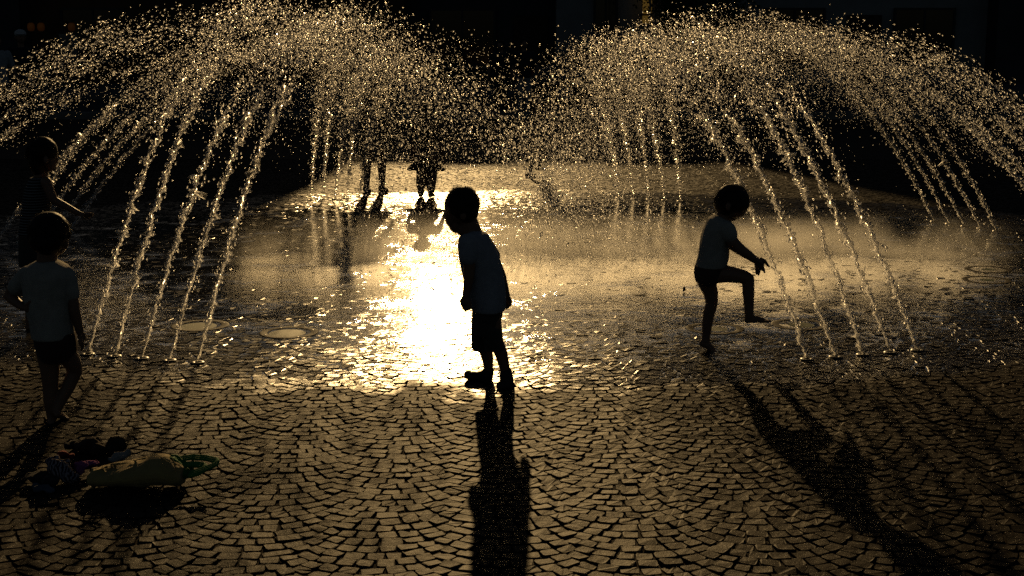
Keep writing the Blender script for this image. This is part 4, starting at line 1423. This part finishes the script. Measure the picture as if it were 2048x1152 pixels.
for (x, zt, zb, w) in cab:
    v += [(x, -0.80, zb - 0.04), (x, -w, zt - 0.06), (x, -w * 0.85, zt), (x, w * 0.85, zt), (x, w, zt - 0.06), (x, 0.80, zb - 0.04)]
for q in range(len(cab) - 1):
    for i in range(6):
        f.append((q * 6 + i, q * 6 + (i + 1) % 6, (q + 1) * 6 + (i + 1) % 6, (q + 1) * 6 + i))
f += [tuple(range(6))[::-1], tuple((len(cab) - 1) * 6 + i for i in range(6))]
mesh_obj('cabin', v, f, M['car_paint'], car, True)
for sgn in (-1, 1):
    for (xa, xb, xc, xd) in ((-1.28, -1.02, -0.36, -0.36), (-0.28, -0.28, 0.42, 0.86)):
        y0, y1 = sgn * 0.808, sgn * 0.672
        mesh_obj('window', [(xa, y0, 0.97), (xd, y0, 0.97), (xc, y1, 1.33), (xb, y1, 1.33)], [(0, 1, 2, 3)], M['glass'], car)
    for wx in (-1.32, 1.34):
        n = 20
        pr = [(0.30, -0.10), (0.315, -0.07), (0.315, 0.07), (0.30, 0.10), (0.20, 0.105), (0.20, 0.06)]
        vv = [(wx + r_ * math.cos(2 * math.pi * i / n), sgn * (0.74 + y_), 0.315 + r_ * math.sin(2 * math.pi * i / n)) for r_, y_ in pr for i in range(n)]
        ff = [(q * n + i, q * n + (i + 1) % n, (q + 1) * n + (i + 1) % n, (q + 1) * n + i) for q in range(len(pr) - 1) for i in range(n)]
        wh = mesh_obj('wheel', vv, ff, M['tyre'], car, True)
        vv = [(wx, sgn * 0.815, 0.315)] + [(wx + 0.199 * math.cos(2 * math.pi * i / n), sgn * (0.80 + 0.02 * (i % 4 == 0)), 0.315 + 0.199 * math.sin(2 * math.pi * i / n)) for i in range(n)]
        mesh_obj('rim', vv, [(0, 1 + i, 1 + (i + 1) % n) for i in range(n)], M['rim'], wh)
    v, f = box_vf(2.02, 2.10, min(sgn * 0.52, sgn * 0.74), max(sgn * 0.52, sgn * 0.74), 0.60, 0.72)
    mesh_obj('headlight', v, f, M['lamp_glass'], car)
    v, f = box_vf(-2.11, -2.03, min(sgn * 0.55, sgn * 0.76), max(sgn * 0.55, sgn * 0.76), 0.66, 0.80)
    mesh_obj('tail_light', v, f, M['tail_glass'], car)


def lathe(name, prof, mat, parent=None, n=14, c=(0, 0)):
    v = [(c[0] + r_ * math.cos(2 * math.pi * i / n), c[1] + r_ * math.sin(2 * math.pi * i / n), z) for r_, z in prof for i in range(n)]
    f = [(q * n + i, q * n + (i + 1) % n, (q + 1) * n + (i + 1) % n, (q + 1) * n + i) for q in range(len(prof) - 1) for i in range(n)]
    f += [tuple(range(n))[::-1], tuple((len(prof) - 1) * n + i for i in range(n))]
    return mesh_obj(name, v, f, mat, parent, True)


pole = empty('street_pole', (3.6, 37.2, 0.12))
tag(pole, 'thin street pole on the far pavement left of the lit yellow sign', 'pole')
lathe('base', [(0.11, 0), (0.11, 0.25), (0.06, 0.32)], M['kerbstone'], pole)
lathe('shaft', [(0.028, 0.32), (0.024, 3.0), (0.02, 4.6)], M['kerbstone'], pole)
box('arm', -0.02, 0.7, -0.02, 0.02, 4.5, 4.55, M['frame'], pole)
box('lamp_head', 0.55, 0.95, -0.08, 0.08, 4.42, 4.498, M['frame'], pole)


def glow(name, col, strength):
    m, nt, N, L, p = new_mat(name)
    tc = N.new('ShaderNodeTexCoord')
    n_ = noise(nt, tc.outputs['Object'], 4, 2)
    r_ = ramp(nt, n_.outputs[0], [(0.3, [c * 0.7 for c in col]), (0.7, col)])
    L.new(r_.outputs[0], p.inputs['Emission Color'])
    L.new(r_.outputs[0], p.inputs['Base Color'])
    p.inputs['Emission Strength'].default_value = strength
    return m


M['sign_yellow'] = glow('lit_yellow_sign', (1.0, 0.55, 0.10), 0.18)
M['lantern'] = glow('lit_orange_lantern', (1.0, 0.30, 0.04), 0.014)
sg = empty('lit_sign', (4.22, 44.6, 0))
tag(sg, 'narrow upright yellow lit sign on the grey house', 'sign')
box('panel', -0.14, 0.14, -0.10, -0.02, 2.28, 3.3, M['sign_yellow'], sg)
box('lower_panel', -0.14, 0.14, -0.10, -0.02, 1.98, 2.22, M['sign_yellow'], sg)
box('bracket', -0.17, 0.17, -0.02, 0.399, 2.222, 2.278, M['frame'], sg)
for px_, lb in ((62, 'leftmost of the three orange lanterns on the dark house'), (82, 'middle one of the three orange lanterns on the dark house'), (143, 'right one of the three orange lanterns on the dark house')):
    p = at(px_, 54, 43.6)
    ln = empty('lantern', (p.x, 43.6, p.z))
    tag(ln, lb, 'lantern', 'orange lanterns')
    lathe('shade', [(0.05, -0.13), (0.10, -0.09), (0.115, 0.0), (0.10, 0.09), (0.05, 0.13)], M['lantern'], ln)
    lathe('cap', [(0.055, 0.131), (0.05, 0.16), (0.01, 0.20)], M['frame'], ln)
    box('bracket', -0.012, 0.012, 0.0, 0.39, 0.18, 0.21, M['frame'], ln)


def board(px, py, Y, w, h, z0, label):
    p = at(px, py, Y)
    r_ = empty('notice_board', (p.x, Y, 0.12 if Y > 36 else 0.0))
    tag(r_, label, 'notice board', 'boards by the dark house')
    box('panel', -w / 2, w / 2, -0.03, 0.03, z0, z0 + h, M['kerbstone'], r_)
    box('rim', -w / 2 - 0.03, w / 2 + 0.03, -0.036, 0.036, z0 + h + 0.002, z0 + h + 0.04, M['frame'], r_)
    for sx in (-1, 1):
        box('leg', sx * (w / 2 - 0.06) - 0.025, sx * (w / 2 - 0.06) + 0.025, -0.025, 0.025, 0.0, z0 - 0.001, M['frame'], r_)


board(137, 92, 40.0, 0.5, 0.68, 0.85, 'pale upright notice board below the right lantern')
board(88, 132, 38.5, 0.34, 0.40, 0.30, 'small low pale board beside the bystander in the cap')

# tree on the far pavement
M['bark'] = plain('bark', (0.06, 0.045, 0.035), 0.95, 0.1, 0.3, 20, 0.5, 40)
M['leaf'] = plain('leaf', (0.06, 0.11, 0.025), 0.6, 0.3, 0.4, 6, 0)
tree = empty('street_tree', (4.95, 39.5, 0.12))
tag(tree, 'leafy street tree in the dark above the right spray', 'tree')
tb = Body((0, 0, 0))
tb.chain([(Vector((0, 0, 0)), 0.15), (Vector((0.03, 0, 1.0)), 0.12), (Vector((-0.02, 0.05, 2.0)), 0.10), (Vector((0.05, 0, 3.2)), 0.07)])
limbs = []
for k in range(9):
    a = k * 2.4
    z = 1.7 + 0.17 * k
    e_ = Vector((math.cos(a) * (1.2 - 0.05 * k), math.sin(a) * (1.2 - 0.05 * k), z + 0.5 + 0.08 * k))
    tb.chain([(Vector((0, 0.02, z)), 0.055), (e_ * 0.55 + Vector((0, 0, z * 0.45)), 0.04), (e_, 0.02)])
    limbs.append(e_)
tb.build('trunk', M['bark'], tree, 0.03, 2)
g = np.random.default_rng(4)
n = 5200
C = np.array([limbs[i % 9] for i in range(n)])
P = C * g.uniform(0.6, 1.12, (n, 1)) + g.normal(0, 0.30, (n, 3)) + np.array([0, 0, 0.15])
U = g.normal(0, 1, (n, 3)); U /= np.linalg.norm(U, axis=1)[:, None]
Wv = np.cross(U, g.normal(0, 1, (n, 3))); Wv /= np.linalg.norm(Wv, axis=1)[:, None]
Ls = g.uniform(0.05, 0.09, (n, 1))
V = np.stack([P - U * Ls, P + Wv * Ls * 0.45, P + U * Ls, P - Wv * Ls * 0.45], 1).reshape(-1, 3)
cr = np_mesh('crown', V, np.arange(n * 4).reshape(-1, 4), M['leaf'], tree)
tag(cr, kind='stuff')
